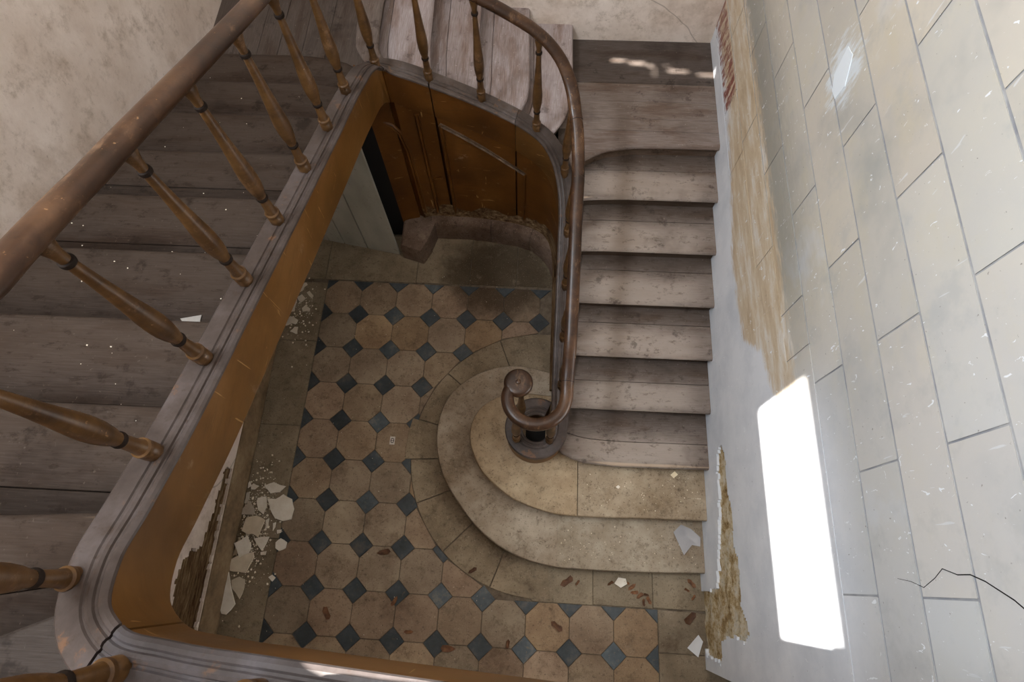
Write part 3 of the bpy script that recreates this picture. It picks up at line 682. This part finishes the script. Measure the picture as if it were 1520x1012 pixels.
for k in range(3, 9):
    y = yk(k); z = k*h; L_ = .70; 
    if k == 3: Fc = V2((.62, -.50), (.70, -.585), (.84, -.635), (1.1, -.655), (1.834, -.645))
    elif k == 8: Fc = V2((.70, y-.03), (.9, y-.01), (1.1, y), (1.834, y))
    elif k == 7: Fc = V2((.70, y-.012), (.95, y), (1.834, y))
    else: Fc = V2((.70, y), (1.834, y))
    Bc = V2(*[(max(.70, q.x), y+.39+.05) for q in Fc])
    cut = [.33, .60, .40, .58, .52, .64, .66, .62, .6][k]
    if k == 3: cut = .42
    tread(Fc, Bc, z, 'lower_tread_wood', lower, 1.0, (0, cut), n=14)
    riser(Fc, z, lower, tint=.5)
# winders
wind = flight('winding_stair_flight', (0, 2.3, 1.3), 'winding steps of bare wood turning against the back wall, landing boards at both ends')
n9 = V2((.645, 1.46), (.74, 1.55), (.82, 1.60), (.94, 1.665), (1.15, 1.705), (1.5, 1.715), (1.834, 1.715))
riser(n9, 9*h, wind, tint=.8)
def at_y(curve, y):
    return curve
ys9 = [1.98, 2.16, 2.35, 2.50, 2.829]
boxes('tread_board', [((.56, 1.60, 9*h-.05), (.76, 1.87, 9*h-.004))], 'bare_wood_x', wind, col=(.6, .56, .52))
# quarter landing 9: nosing board then boards across
C9 = resample(n9, 20); B9 = [Vector((q.x, max(q.y+.05, 1.86))) for q in C9]
plank('tread_board', C9, B9, 9*h, .042, True, 'bare_wood_x', wind, (1.25, 1.21, 1.19), 20)
prev = 1.862
for y_ in ys9:
    t = g1(1.15, .07)*(.5 if y_ > 2.4 else 1); plank('tread_board', V2((.50, prev+.0015), (1.834, prev+.0015)), V2((.50, y_), (1.834, y_)), 9*h-random.uniform(0, .002), .04, False, 'bare_wood_x', wind, (t, t*.97, t*.94), 6); prev = y_
N = {10: V2((.49, 1.66), (.56, 1.76), (.61, 1.86), (.635, 1.98), (.66, 2.28), (.655, 2.65), (.655, 2.829)),
     11: V2((.23, 1.70), (.27, 1.78), (.31, 1.90), (.32, 2.05), (.30, 2.47), (.29, 2.829)),
     12: V2((-.06, 1.74), (-.065, 1.9), (-.085, 2.3), (-.09, 2.829)),
     13: V2((-.385, 1.75), (-.39, 1.84), (-.42, 2.12), (-.44, 2.829)),
     14: V2((-.63, 1.72), (-.69, 1.79), (-.74, 1.89), (-.76, 2.08), (-.765, 2.45), (-.765, 2.829))}
for k in range(10, 14):
    A = resample(N[k], 18); Bn = resample(N[k+1], 18)
    Bc = [a.lerp(b, 1+.045/max(.2, (b-a).length)) for a, b in zip(A, Bn)]
    cut = {10: .5, 11: .68, 12: .62, 13: .55}[k]
    tread(A, Bc, k*h, 'bare_wood_y', wind, 2.3, (0, cut) if k in (11, 12) else (0, .8), n=18)
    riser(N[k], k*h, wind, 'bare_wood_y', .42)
# corner landing 14: front border board, then boards running to the back wall
A = resample(N[14], 18); Bc = [Vector((a.x-.16, a.y)) for a in A]
plank('tread_board', A, Bc, 14*h, .042, True, 'bare_wood_y', wind, (.85, .81, .78), 18)
riser(N[14], 14*h, wind, 'bare_wood_y', .42)
xs = [-.80, -1.10, -1.27, -1.44, -1.585, -1.76, -1.96]
for a, b in zip(xs, xs[1:]):
    t = g1(.42, .1); plank('tread_board', V2((a-.0015, 1.60), (a-.0015, 2.829)), V2((b, 1.60), (b, 2.829)), 14*h-.003-random.uniform(0, .002), .039, False, 'bare_wood_y', wind, (t, t*.93, t*.86), 6)
boxes('tread_board', [((-.925, 1.60, 14*h-.046), (-.802, 1.74, 14*h-.004))], 'bare_wood_y', wind, col=(.6, .56, .52))
# upper flight
upper = flight('upper_stair_flight', (-1.35, 0, 2.1), 'straight upper flight of dark brown wooden steps along the left plaster wall')
def yl(k): return 1.654-(k-15)*.383
for k in range(15, 24):
    y = yl(k); z = k*h; curve = {15: .11, 16: .035, 17: .01}.get(k, 0)
    if k == 23: Fc = V2((-1.949, y-.01), (-1.2, y-.01), (-.80, y+.02))
    elif curve: Fc = V2((-1.949, y), (-1.2, y), (-1.0, y-curve*.15), (-.88, y-curve*.5), (-.79, y-curve))
    else: Fc = V2((-1.949, y), (-.80, y))
    yb = y-.383-.05
    if k == 23: Bc = V2((-1.949, -2.02), (-.76, -1.70))
    else: Bc = V2(*[(q.x, yb) for q in Fc])
    t = .66 if k < 21 else .74
    cut = {15: .8, 16: .85, 17: .8, 18: .55, 19: .64, 20: .84, 21: .82, 22: .68, 23: .6}[k]
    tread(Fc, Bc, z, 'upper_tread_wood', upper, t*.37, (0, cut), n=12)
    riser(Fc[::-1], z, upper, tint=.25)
# turning steps at the bottom left, climbing on behind the camera
turn = flight('turning_stair_flight', (-.9, -2.2, 3.3), 'dark fanned turning steps at the lower left, behind the curved string')
pv = Vector((-.70, -1.64))
fan = {24: (Vector((-.765, -1.652)), Vector((-1.949, -2.16))), 25: (Vector((-.33, -1.825)), Vector((-1.5, -2.949))), 26: (Vector((0, -1.825)), Vector((-.6, -2.949)))}
for k in range(27, 32): fan[k] = (Vector((-.33+(k-25)*.33, -1.825)), Vector((-.33+(k-25)*.33-.12, -2.949)))
for k in range(24, 31):
    (a, b), (c_, d_) = fan[k], fan[k+1]
    A = [a, b]; B = [c_+(c_-a).normalized()*.04, d_+(d_-b).normalized()*.04]
    t = .26; plank('tread_board', A, B, k*h, .042, True, 'bare_wood_x', turn, (t, t*.92, t*.84), 8)
    riser([a.lerp(b, .12), b][::-1], k*h, turn, tint=.4, off=-.05)
# soffits closing the undersides
def soffit(name, quads, parent):
    V, F = [], []
    for q in quads:
        n = len(V); V += list(q)+[(x, y, z-.02) for x, y, z in q]
        F += [(n, n+1, n+2, n+3), (n+4, n+7, n+6, n+5)]+[(n+i, n+4+i, n+4+(i+1) % 4, n+(i+1) % 4) for i in range(4)]
    return obj(name, V, F, 'soffit_plaster', parent, 0)
zs = lambda y: zl(y)-.30
soffit('soffit', [[(-1.949, 1.6, zs(1.6)), (-.80, 1.6, zs(1.6)), (-.80, -1.5, zs(-1.5)), (-1.949, -1.5, zs(-1.5))]], upper)
soffit('soffit', [[(-1.949, -1.5, 3.12), (-.79, -1.5, 3.12), (-.62, -1.82, 3.22), (-1.949, -2.94, 3.25)], [(-.62, -1.82, 3.22), (1.83, -1.82, 4.28), (1.83, -2.94, 4.28), (-1.949, -2.94, 3.25)]], turn)
soffit('soffit', [[(-.80, 1.76, 1.84), (-1.949, 1.6, 1.84), (-1.949, 2.82, 1.84), (-.80, 2.82, 1.84)]], wind)
# ---------------------------------------------------------------- balustrade
rail = thing('balustrade', (.65, -.4, .55), 'turned wooden balusters under a polished brown handrail ending in a scroll', 'balustrade')
RH = .835
def rsect(w=1., hh=1.):
    top = [(.0430*math.cos(a), .030*math.sin(a)) for a in [math.radians(v) for v in range(0, 181, 18)]]
    low = [(-.0425, -.010), (-.036, -.024), (-.024, -.034), (.024, -.034), (.036, -.024), (.0425, -.010)]
    return [(u*w, v*hh) for u, v in top+low]
# scroll: disc, then inward curl out to the string line
cx, cy, cz = .465, -.385, 1.37
sc = []
for a, r_ in ((128, .125), (150, .165), (175, .188), (205, .198), (235, .200), (265, .198), (295, .196), (325, .194), (350, .192)):
    sc.append((cx+r_*math.cos(math.radians(a)), cy+r_*math.sin(math.radians(a)), cz if a < 290 else cz+(a-290)/60*.012))
post = [(.660, -.30, 1.405), (.668, -.1, zr(-.1)+RH-.01), (.672, .3, zr(.3)+RH), (.672, .7, zr(.7)+RH), (.672, 1.05, zr(1.05)+RH)]
j0 = nearest(.655, 1.19, iring)
rest = [Vector((q.x, q.y, q.z+RH)) for q in path[j0:][::4]]
rpath = catmull([Vector(q) for q in sc+post]+rest[1:], 5)
# smooth z at the corner a little
for _ in range(6):
    zz = [q.z for q in rpath]
    for i in range(1, len(rpath)-1): rpath[i].z = (zz[i-1]+2*zz[i]+zz[i+1])/4
rf = frames(rpath)
ibreaks = [0, min(range(40, 75), key=lambda i: abs(rpath[i].y+.30) + (rpath[i].x < .6)), len(rpath)-1]
hr = sweep('handrail', rf, lambda i, q: rsect(min(1, .75+i*.02), 1), 'handrail_wood', rail, 50)
dc = (cx-.125, cy+.075)
V, F = lathe([(-.036, .04), (-.034, .062), (-.026, .080), (-.008, .088), (.010, .088), (.022, .082), (.029, .070), (.031, .05), (.031, .016), (.038, .015), (.041, .010), (.042, .002)], 32)
obj('scroll_disc', [(x+dc[0], y+dc[1], z+cz) for x, y, z in [(a*1.1, b*1.1, c_) for a, b, c_ in V]], F, 'handrail_wood', rail, 40)
# seams in the rail
def seam(i):
    q, n_ = rf[i]; t = rpath[i+1]-rpath[i]; t.normalize()
    V, F = [], []
    for s in (-.0018, .0018):
        for u, v in rsect(1.012, 1.015): V.append((q.x+n_.x*u+t.x*s, q.y+n_.y*u+t.y*s, q.z+v+t.z*s))
    m = len(rsect())
    for k in range(m): j = (k+1) % m; F.append((k, j, m+j, m+k))
    F.append(tuple(range(m))); F.append(tuple(range(m, 2*m)))
    obj('rail_joint', V, F, 'dark_gap', rail, 0)
for yy, lo, hi, xx in ((-.28, 40, 90, .66), (1.28, 60, 160, .65)):
    seam(min(range(lo, min(hi, len(rpath)-2)), key=lambda i: abs(rpath[i].y-yy)+abs(rpath[i].x-xx)))
seam(8)
prof = [(-.04, .028), (.0, .029), (.015, .031), (.05, .031), (.058, .027), (.064, .032), (.078, .032), (.084, .026), (.11, .0225), (.165, .0205), (.172, .0205), (.205, .022), (.235, .029), (.28, .0345), (.33, .0355), (.38, .033), (.45, .0275), (.53, .0225), (.62, .0185), (.69, .0165), (.725, .0165), (.75, .0185), (.785, .0265), (.80, .0285), (.84, .0255)]
collars = [(.174, .0200), (.177, .0240), (.184, .0258), (.192, .0248), (.197, .0205)], [(.698, .0160), (.701, .0215), (.709, .0228), (.716, .0215), (.719, .0160)]
bV, bF = lathe(prof, 20)
def rail_z(x, y):
    i = min(range(len(rpath)), key=lambda i: (rpath[i].x-x)**2+(rpath[i].y-y)**2); return rpath[i].z
b0 = obj('baluster', bV, bF, 'baluster_wood', None, 35); b0.parent = rail
cols = []
for pr_ in collars:
    v, f = lathe(pr_, 18); c0 = obj('collar', v, f, 'dark_ring', None, 40); c0.parent = b0; cols.append(c0)
first = True
def place(x, y, z, tilt=(0, 0), top=None):
    global first
    if first: b = b0; first = False; cc = cols
    else:
        b = b0.copy(); COL.objects.link(b); b.parent = rail
        for c0 in cols:
            c1 = c0.copy(); COL.objects.link(c1); c1.parent = b
    b.location = Vector((x, y, z))-Vector(rail.location); b.rotation_euler = (tilt[0], tilt[1], random.random()*6)
    if top: b.scale = (1, 1, (top-z)/.84)
    return b
for y, x in ((1.09, -.733), (.70, -.735), (.32, -.74), (-.08, -.742), (-.455, -.745), (-.84, -.748), (-1.205, -.752), (-1.575, -.765)):
    place(x, y, zl(y)-.004)
place(-.70, 1.625, 2.10); place(-.385, 1.735, 1.905); place(-.02, 1.715, 1.755); place(.385, 1.635, 1.545)
for y in (1.42, 1.02, .63, .25, -.10): place(.66 if y < 1.3 else .615, y, zr(y) if y < 1.2 else 1.31)
place(.585, -.50, .535, top=1.35); place(.36, -.335, .535, top=1.35); place(.33, -.50, .535, top=1.35)
place(-.50, -1.755, 3.59, (-.10, 0)); place(-.11, -1.765, 3.755, (-.12, 0)); place(.27, -1.77, 3.91); place(.65, -1.775, 4.06)
# ---------------------------------------------------------------- fallen plaster and litter
PILE1 = [
[(-2.05, -1.661), (-1.935, -1.568), (-1.829, -1.803), (-1.888, -1.883), (-1.925, -1.878)],
[(-1.793, -0.881), (-1.714, -0.848), (-1.601, -0.877), (-1.648, -0.93), (-1.724, -0.945)],
[(-1.738, -0.99), (-1.67, -0.986), (-1.612, -0.944), (-1.532, -0.98), (-1.501, -1.057), (-1.509, -1.142), (-1.578, -1.161), (-1.647, -1.141), (-1.703, -1.067)],
[(-1.826, -0.986), (-1.756, -0.967), (-1.732, -1.045), (-1.75, -1.115), (-1.796, -1.087), (-1.825, -1.026)],
[(-1.935, -1.125), (-1.937, -1.078), (-1.886, -1.01), (-1.832, -1.073), (-1.822, -1.119)],
[(-1.898, -1.253), (-1.882, -1.145), (-1.804, -1.126), (-1.724, -1.16), (-1.741, -1.238), (-1.749, -1.299), (-1.806, -1.271), (-1.8342, -1.281)],
[(-1.933, -1.353), (-1.8349, -1.285), (-1.79, -1.361), (-1.798, -1.421), (-1.869, -1.461)],
[(-1.79, -1.308), (-1.666, -1.287), (-1.679, -1.34), (-1.707, -1.398), (-1.747, -1.359)],
[(-1.93, -1.562), (-1.94, -1.476), (-1.881, -1.44), (-1.768, -1.412), (-1.752, -1.448), (-1.796, -1.574), (-1.9, -1.569)],
[(-1.605, -1.329), (-1.569, -1.294), (-1.51, -1.324), (-1.514, -1.369), (-1.565, -1.394), (-1.599, -1.374)],
[(-1.612, -1.594), (-1.585, -1.574), (-1.552, -1.595), (-1.574, -1.625)],
[(-1.90, -1.63), (-1.846, -1.601), (-1.798, -1.618), (-1.789, -1.681), (-1.809, -1.767), (-1.889, -1.687)],
[(-1.93, -1.032), (-1.93, -0.946), (-1.905, -0.935), (-1.895, -0.998), (-1.91, -1.039)],
[(-1.93, -0.866), (-1.92, -0.849), (-1.90, -0.888), (-1.925, -0.908)],
[(-1.903, -0.887), (-1.885, -0.867), (-1.8347, -0.885), (-1.866, -0.917), (-1.896, -0.919)],
[(-1.93, -1.448), (-1.925, -1.388), (-1.91, -1.30), (-1.885, -1.34), (-1.90, -1.43)],
[(-1.72, -1.16), (-1.696, -1.141), (-1.691, -1.205), (-1.713, -1.236)],
[(-1.655, -1.18), (-1.633, -1.171), (-1.633, -1.21), (-1.647, -1.241)],
[(-1.613, -1.231), (-1.574, -1.226), (-1.577, -1.252), (-1.607, -1.261)],
[(-1.713, -1.409), (-1.667, -1.399), (-1.669, -1.429), (-1.708, -1.431)]]
PILE2 = [
[(-1.837, 0.939), (-1.836, 0.994), (-1.815, 1.034), (-1.774, 1.044), (-1.76, 1.025), (-1.787, 0.996), (-1.792, 0.964), (-1.819, 0.94)],
[(-1.751, 0.935), (-1.726, 0.956), (-1.68, 0.907), (-1.695, 0.879)],
[(-1.834, 0.885), (-1.794, 0.918), (-1.751, 0.877), (-1.785, 0.829), (-1.813, 0.847)],
[(-1.767, 0.769), (-1.738, 0.804), (-1.69, 0.772), (-1.689, 0.745), (-1.754, 0.735)],
[(-1.878, 0.73), (-1.868, 0.783), (-1.843, 0.877), (-1.833, 0.862), (-1.836, 0.8), (-1.8342, 0.738)],
[(-1.898, 0.597), (-1.882, 0.676), (-1.835, 0.686), (-1.783, 0.651), (-1.786, 0.624), (-1.799, 0.605), (-1.836, 0.615), (-1.886, 0.586)],
[(-1.837, 0.529), (-1.801, 0.579), (-1.771, 0.58), (-1.764, 0.51), (-1.777, 0.506)]]
def shard(P, z0, t, tilt, col):
    cxy = (sum(q[0] for q in P)/len(P), sum(q[1] for q in P)/len(P)); Q = []
    for i in range(len(P)):
        a, b = P[i], P[(i+1) % len(P)]; Q.append(a)
        l = math.dist(a, b)
        if l > .05:
            j = random.uniform(-.06, .06)*l; Q.append(((a[0]+b[0])/2+(b[1]-a[1])/l*j, (a[1]+b[1])/2-(b[0]-a[0])/l*j))
    if area2(Q) < 0: Q = Q[::-1]
    n = len(Q); V, F = [], []
    for s, z in ((.93, 0), (1, t*.45), (.97, t)):
        for q in Q:
            x, y = (q[0]-cxy[0])*s, (q[1]-cxy[1])*s; V.append((x, y, z+x*tilt[0]+y*tilt[1]+random.uniform(-.001, .001)))
    lo = min(v[2] for v in V); V = [(x, y, z-lo) for x, y, z in V]
    for r in range(2):
        for i in range(n): j = (i+1) % n; F.append((r*n+i, r*n+j, (r+1)*n+j, (r+1)*n+i))
    F.append(tuple(range(2*n, 3*n))); F.append(tuple(range(n))[::-1])
    o = obj('plaster_fragment', V, F, 'plaster_chip', None, 20, col); o.location = (cxy[0], cxy[1], z0)
    return o
L1 = {0: 'long oblong cream plaster fragment at the near end of the wall-side pile',
      1: 'pointed leaf-shaped plaster fragment at the far tip of the pile beside the left wall',
      2: 'largest round-edged cream plaster fragment, outermost on the open floor side of the pile',
      3: 'curved plaster fragment lying just left of the largest round-edged one',
      4: 'grey-brown triangular plaster fragment beside the baseboard, face darker than the rest',
      5: 'broad buff plaster fragment in the middle of the pile, brownish face up',
      6: 'white five-sided plaster fragment below the broad buff one',
      7: 'white triangular plaster fragment right of the five-sided one',
      8: 'wide plaster fragment with brown stained left half, above the long oblong one',
      9: 'small rounded plaster lump lying apart on the tiles right of the pile',
      10: 'tiny square white plaster chip alone on the tiles, right of the long oblong fragment',
      11: 'ragged grey plaster fragment leaning beside the long oblong one',
      12: 'narrow grey plaster fragment against the baseboard near the far end of the pile',
      15: 'thin tan plaster strip leaning along the baseboard beside the pile'}
for i, P in enumerate(PILE1):
    z0 = {5: .004, 6: .022, 7: .0, 8: .002, 3: .0, 2: .0, 0: .0, 11: .0}.get(i, 0)
    t = {0: .022, 2: .016, 5: .018, 8: .02}.get(i, .012)
    c_ = {4: (.62, .58, .54), 5: (.86, .80, .70), 11: (.72, .68, .60), 12: (.6, .58, .55), 15: (.75, .66, .52), 8: (.9, .85, .76)}.get(i, (1, 1, 1))
    o = shard(P, z0, t, (random.uniform(-.06, .06), random.uniform(-.05, .05)), c_)
    if i in L1: tag(o, L1[i], 'plaster fragment')
    else: tag(o, 'small white plaster chip between the big fragments of the wall-side pile', 'plaster fragment', 'small chips in the pile beside the left wall')
L2 = ['crescent plaster fragment at the far end of the small heap beyond the string', 'small squarish plaster chip outermost to the right in the small far heap', 'squarish plaster fragment in the middle of the small far heap', 'forked white plaster chip at the open side of the small far heap', 'long thin plaster splinter half hidden by the ochre string', 'broad ragged plaster fragment at the near side of the small far heap', 'triangular plaster chip nearest the camera in the small far heap']
for i, P in enumerate(PILE2): tag(shard(P, 0, .012, (random.uniform(-.05, .05), random.uniform(-.05, .05)), (.92, .9, .86)), L2[i], 'plaster fragment')
def lump(V, F, x, y, z, r):
    n = len(V); a0 = random.random()*6
    k = random.choice([4, 5])
    for i in range(k): a = a0+i*6.283/k; q = r*random.uniform(.6, 1.1); V.append((x+q*math.cos(a), y+q*math.sin(a), z))
    for i in range(k): a = a0+i*6.283/k; q = r*random.uniform(.4, .8); V.append((x+q*math.cos(a), y+q*math.sin(a), z+r*random.uniform(.4, .8)))
    F += [(n+i, n+(i+1) % k, n+k+(i+1) % k, n+k+i) for i in range(k)]; F.append(tuple(range(n+k, n+2*k))); F.append(tuple(range(n, n+k))[::-1])
V, F = [], []
for k in range(900):
    if k < 640: x, y = random.gauss(-1.82, .09), random.gauss(-1.22, .24)
    elif k < 800: x, y = random.gauss(-1.76, .07), random.gauss(.75, .16)
    else: x, y = random.uniform(-1.834, .2), random.uniform(-2.2, 1.2)
    if x < -1.92: x = -3.84-x
    if x < -1.92: continue
    if (Vector((x, y))-Vector(RC)).length < RR-.1: continue
    lump(V, F, x, y, .001, random.choice([.003, .004, .006, .011]) if k < 800 else .0035)
o = obj('plaster_crumbs', V, F, 'plaster_chip', None, 0, (1, .97, .9)); tag(o, 'fine white plaster crumbs scattered over the tiles and round the fragments', 'crumbs'); o['kind'] = 'stuff'
V, F = [], []
for k in range(150):
    st = random.random()
    if st < .4: x, y, z = random.uniform(.7, 1.8), random.uniform(-1.36, -1.08), h
    elif st < .8: x, y, z = random.uniform(.85, 1.8), random.uniform(-.98, -.68), 2*h
    else: x, y, z = 1.80-abs(random.gauss(0, .07)), random.uniform(-1.33, -.7), (h if random.random() < .5 else 2*h)
    if z == h and y > -1.06: y = -1.15
    if z == 2*h and y < -.97: y = -.85
    lump(V, F, x, y, z+.0005, random.choice([.002, .003, .004, .006]))
o = obj('step_crumbs', V, F, 'plaster_chip', None, 0, (.9, .85, .76)); tag(o, 'grit and small plaster crumbs on the two stone bottom steps', 'crumbs'); o['kind'] = 'stuff'
V, F = [], []
for k in range(90):
    y = random.uniform(-1.5, 2.6); kk = random.choice(range(15, 23)); x = random.uniform(-1.93, -.85); y = yl(kk)-random.uniform(.05, .36)
    if random.random() < .5: x = -1.93+abs(random.gauss(0, .12))
    lump(V, F, x, y, kk*h+.0005, random.choice([.0015, .002, .004]))
o = obj('tread_crumbs', V, F, 'plaster_chip', None, 0, (.95, .92, .88)); tag(o, 'small plaster crumbs lying on the dark upper steps', 'crumbs'); o['kind'] = 'stuff'
# triangular chip on tread 20 and flat pieces
def flat_piece(name, P, z, t, mat, label, cat, col=None, wav=.0, group=None, n=6):
    P = catmull([Vector((x, y)) for x, y in P], 1, True); c_ = sum((q for q in P), Vector((0, 0)))/len(P); V, F = [], []
    m = len(P); sd = random.random()*30; rings = [0.0, .35, .7, 1.0]
    for side in (1, 0):
        for r_ in rings[1:]:
            for q in P:
                v = (q-c_)*r_; V.append((v.x, v.y, t*side+wav*(1+noise.noise(Vector((v.x*25+sd, v.y*25, sd))))*(.4+r_)))
        V.append((0, 0, t*side+wav*.5))
    per = 3*m+1
    for s in (0, 1):
        b = s*per
        for i in range(m):
            j = (i+1) % m; F.append((b+3*m, b+i, b+j))
            for r_ in range(2): F.append((b+r_*m+i, b+(r_+1)*m+i, b+(r_+1)*m+j, b+r_*m+j))
    for i in range(m): j = (i+1) % m; F.append((2*m+i, per+2*m+i, per+2*m+j, 2*m+j))
    lo = min(v[2] for v in V); V = [(x, y, q-lo) for x, y, q in V]
    o = obj(name, V, F, mat, None, 50, col); o.location = (c_.x, c_.y, z+.0006); tag(o, label, cat, group); return o
flat_piece('plaster_fragment', [(-1.04, -.585), (-.955, -.565), (-.955, -.63), (-1.0, -.628)], 20*h, .006, 'plaster_chip', 'small grey triangular plaster chip on a dark upper step behind a baluster', 'plaster fragment', (.36, .36, .38))
flat_piece('plastic_scrap', [(1.60, -1.10), (1.66, -1.04), (1.74, -1.07), (1.81, -1.13), (1.80, -1.20), (1.74, -1.19), (1.67, -1.27)], h, .002, 'film', 'crumpled translucent plastic scrap on the lowest stone step near the right wall', 'plastic', None, .022)
flat_piece('paper_scrap', [(1.70, -1.93), (1.79, -1.834), (1.82, -1.88), (1.78, -1.99)], 0, .002, 'paper', 'torn white paper scrap on the floor against the damaged right wall', 'paper', None, .01)
flat_piece('paper_scrap', [(1.15, -1.50), (1.18, -1.455), (1.24, -1.46), (1.25, -1.50), (1.20, -1.53)], 0, .006, 'plaster_chip', 'crumpled cream paper ball on the floor in front of the lowest stone step', 'paper', None, .018)
flat_piece('plaster_fragment', [(1.565, -.675), (1.60, -.645), (1.625, -.67), (1.59, -.70)], 2*h, .006, 'plaster_chip', 'pale plaster chip at the back of the second stone step toward the wall', 'plaster fragment', (1, .93, .75))
flat_piece('plaster_fragment', [(1.13, -.79), (1.15, -.775), (1.165, -.79), (1.15, -.805)], 2*h, .006, 'plaster_chip', 'round white plaster chip in the middle of the second stone step', 'plaster fragment')
cd = thing('printed_card', (-.755, -.445, .0018), 'tiny white card printed with a black rounded figure, on a pale octagonal tile', 'card')
boxes('card_sheet', [((-.777, -.480, .0018), (-.733, -.410, .0026))], 'card_paper', cd)
def arc(y0, s):
    V, F = [], []
    for i in range(9):
        a = math.pi*i/8
        for r_ in (.009, .0145): V += [(-.755+r_*math.cos(a), y0+s*r_*math.sin(a), .0026), (-.755+r_*math.cos(a), y0+s*r_*math.sin(a), .003)]
    for i in range(8):
        b = i*4; F += [(b, b+4, b+6, b+2), (b+1, b+3, b+7, b+5), (b, b+1, b+5, b+4), (b+2, b+6, b+7, b+3)]
    return V, F
for y0, s in ((-.438, 1), (-.452, -1)): V, F = arc(y0, s); obj('printed_mark', V, F, 'ink', cd, 0)
for x in (-.7655, -.7445): boxes('printed_mark', [((x-.0042, -.4505, .0026), (x+.0042, -.4395, .0030))], 'ink', cd)
boxes('printed_mark', [((-.759, -.448, .0026), (-.751, -.442, .0029))], 'ink_grey', cd)
leafs = [(.78, -1.50, .05, 'long dry orange-brown leaf on the floor before the lowest step, left of the litter row'), (1.12, -1.50, .025, None), (1.25, -1.49, .022, None), (1.29, -1.52, .03, None), (1.31, -1.56, .028, None), (1.35, -1.58, .03, None), (1.40, -1.57, .02, None), (1.42, -1.61, .028, None), (1.38, -1.63, .022, None),
         (1.76, -1.47, .035, 'dark curled leaf in the corner between lowest step and right wall'), (1.72, -1.52, .02, None), (1.77, -1.57, .02, None), (1.74, -1.72, .055, 'red-brown rumpled leaf on the slab beside the damaged wall foot'), (.86, -1.51, .02, None),
         (.70, -1.83, .045, 'dark brown leaf on an octagonal tile right of centre bottom'), (-.13, -2.03, .05, 'reddish leaf lying across a slate insert at the bottom'), (-.44, -1.93, .03, 'small brown leaf by the bottom string, above a slate insert'), (-.71, -1.36, .045, 'crumpled brown leaf on the tiles left of the curved step'), (.33, -1.98, .03, 'brown leaf near the bottom string, right of the reddish leaf'), (.02, -1.46, .03, 'small greenish curled leaf beside the curved lowest step'), (-1.1, -1.834, .05, 'dark branching leaf on the ochre tile at lower left'), (-.58, -1.72, .035, 'dark leaf between two slate inserts above the bottom string')]
for x, y, r_, lb in leafs:
    a0 = random.random()*6; P = []; r_ *= 1.35
    for k in range(8):
        a = k*math.pi/4; q = r_*(.55+.45*abs(math.cos(a)))*random.uniform(.7, 1.1); u, v = q*math.cos(a), q*.62*math.sin(a); P.append((x+u*math.cos(a0)-v*math.sin(a0), y+u*math.sin(a0)+v*math.cos(a0)))
    t = random.uniform(.4, .9)
    flat_piece('dry_leaf', P, .001, .001, 'leaf', lb or 'small dry brown leaf bit in the litter row below the lowest step', 'leaf', (t, t, t), .008, None if lb else 'leaf bits in front of the lowest stone step')
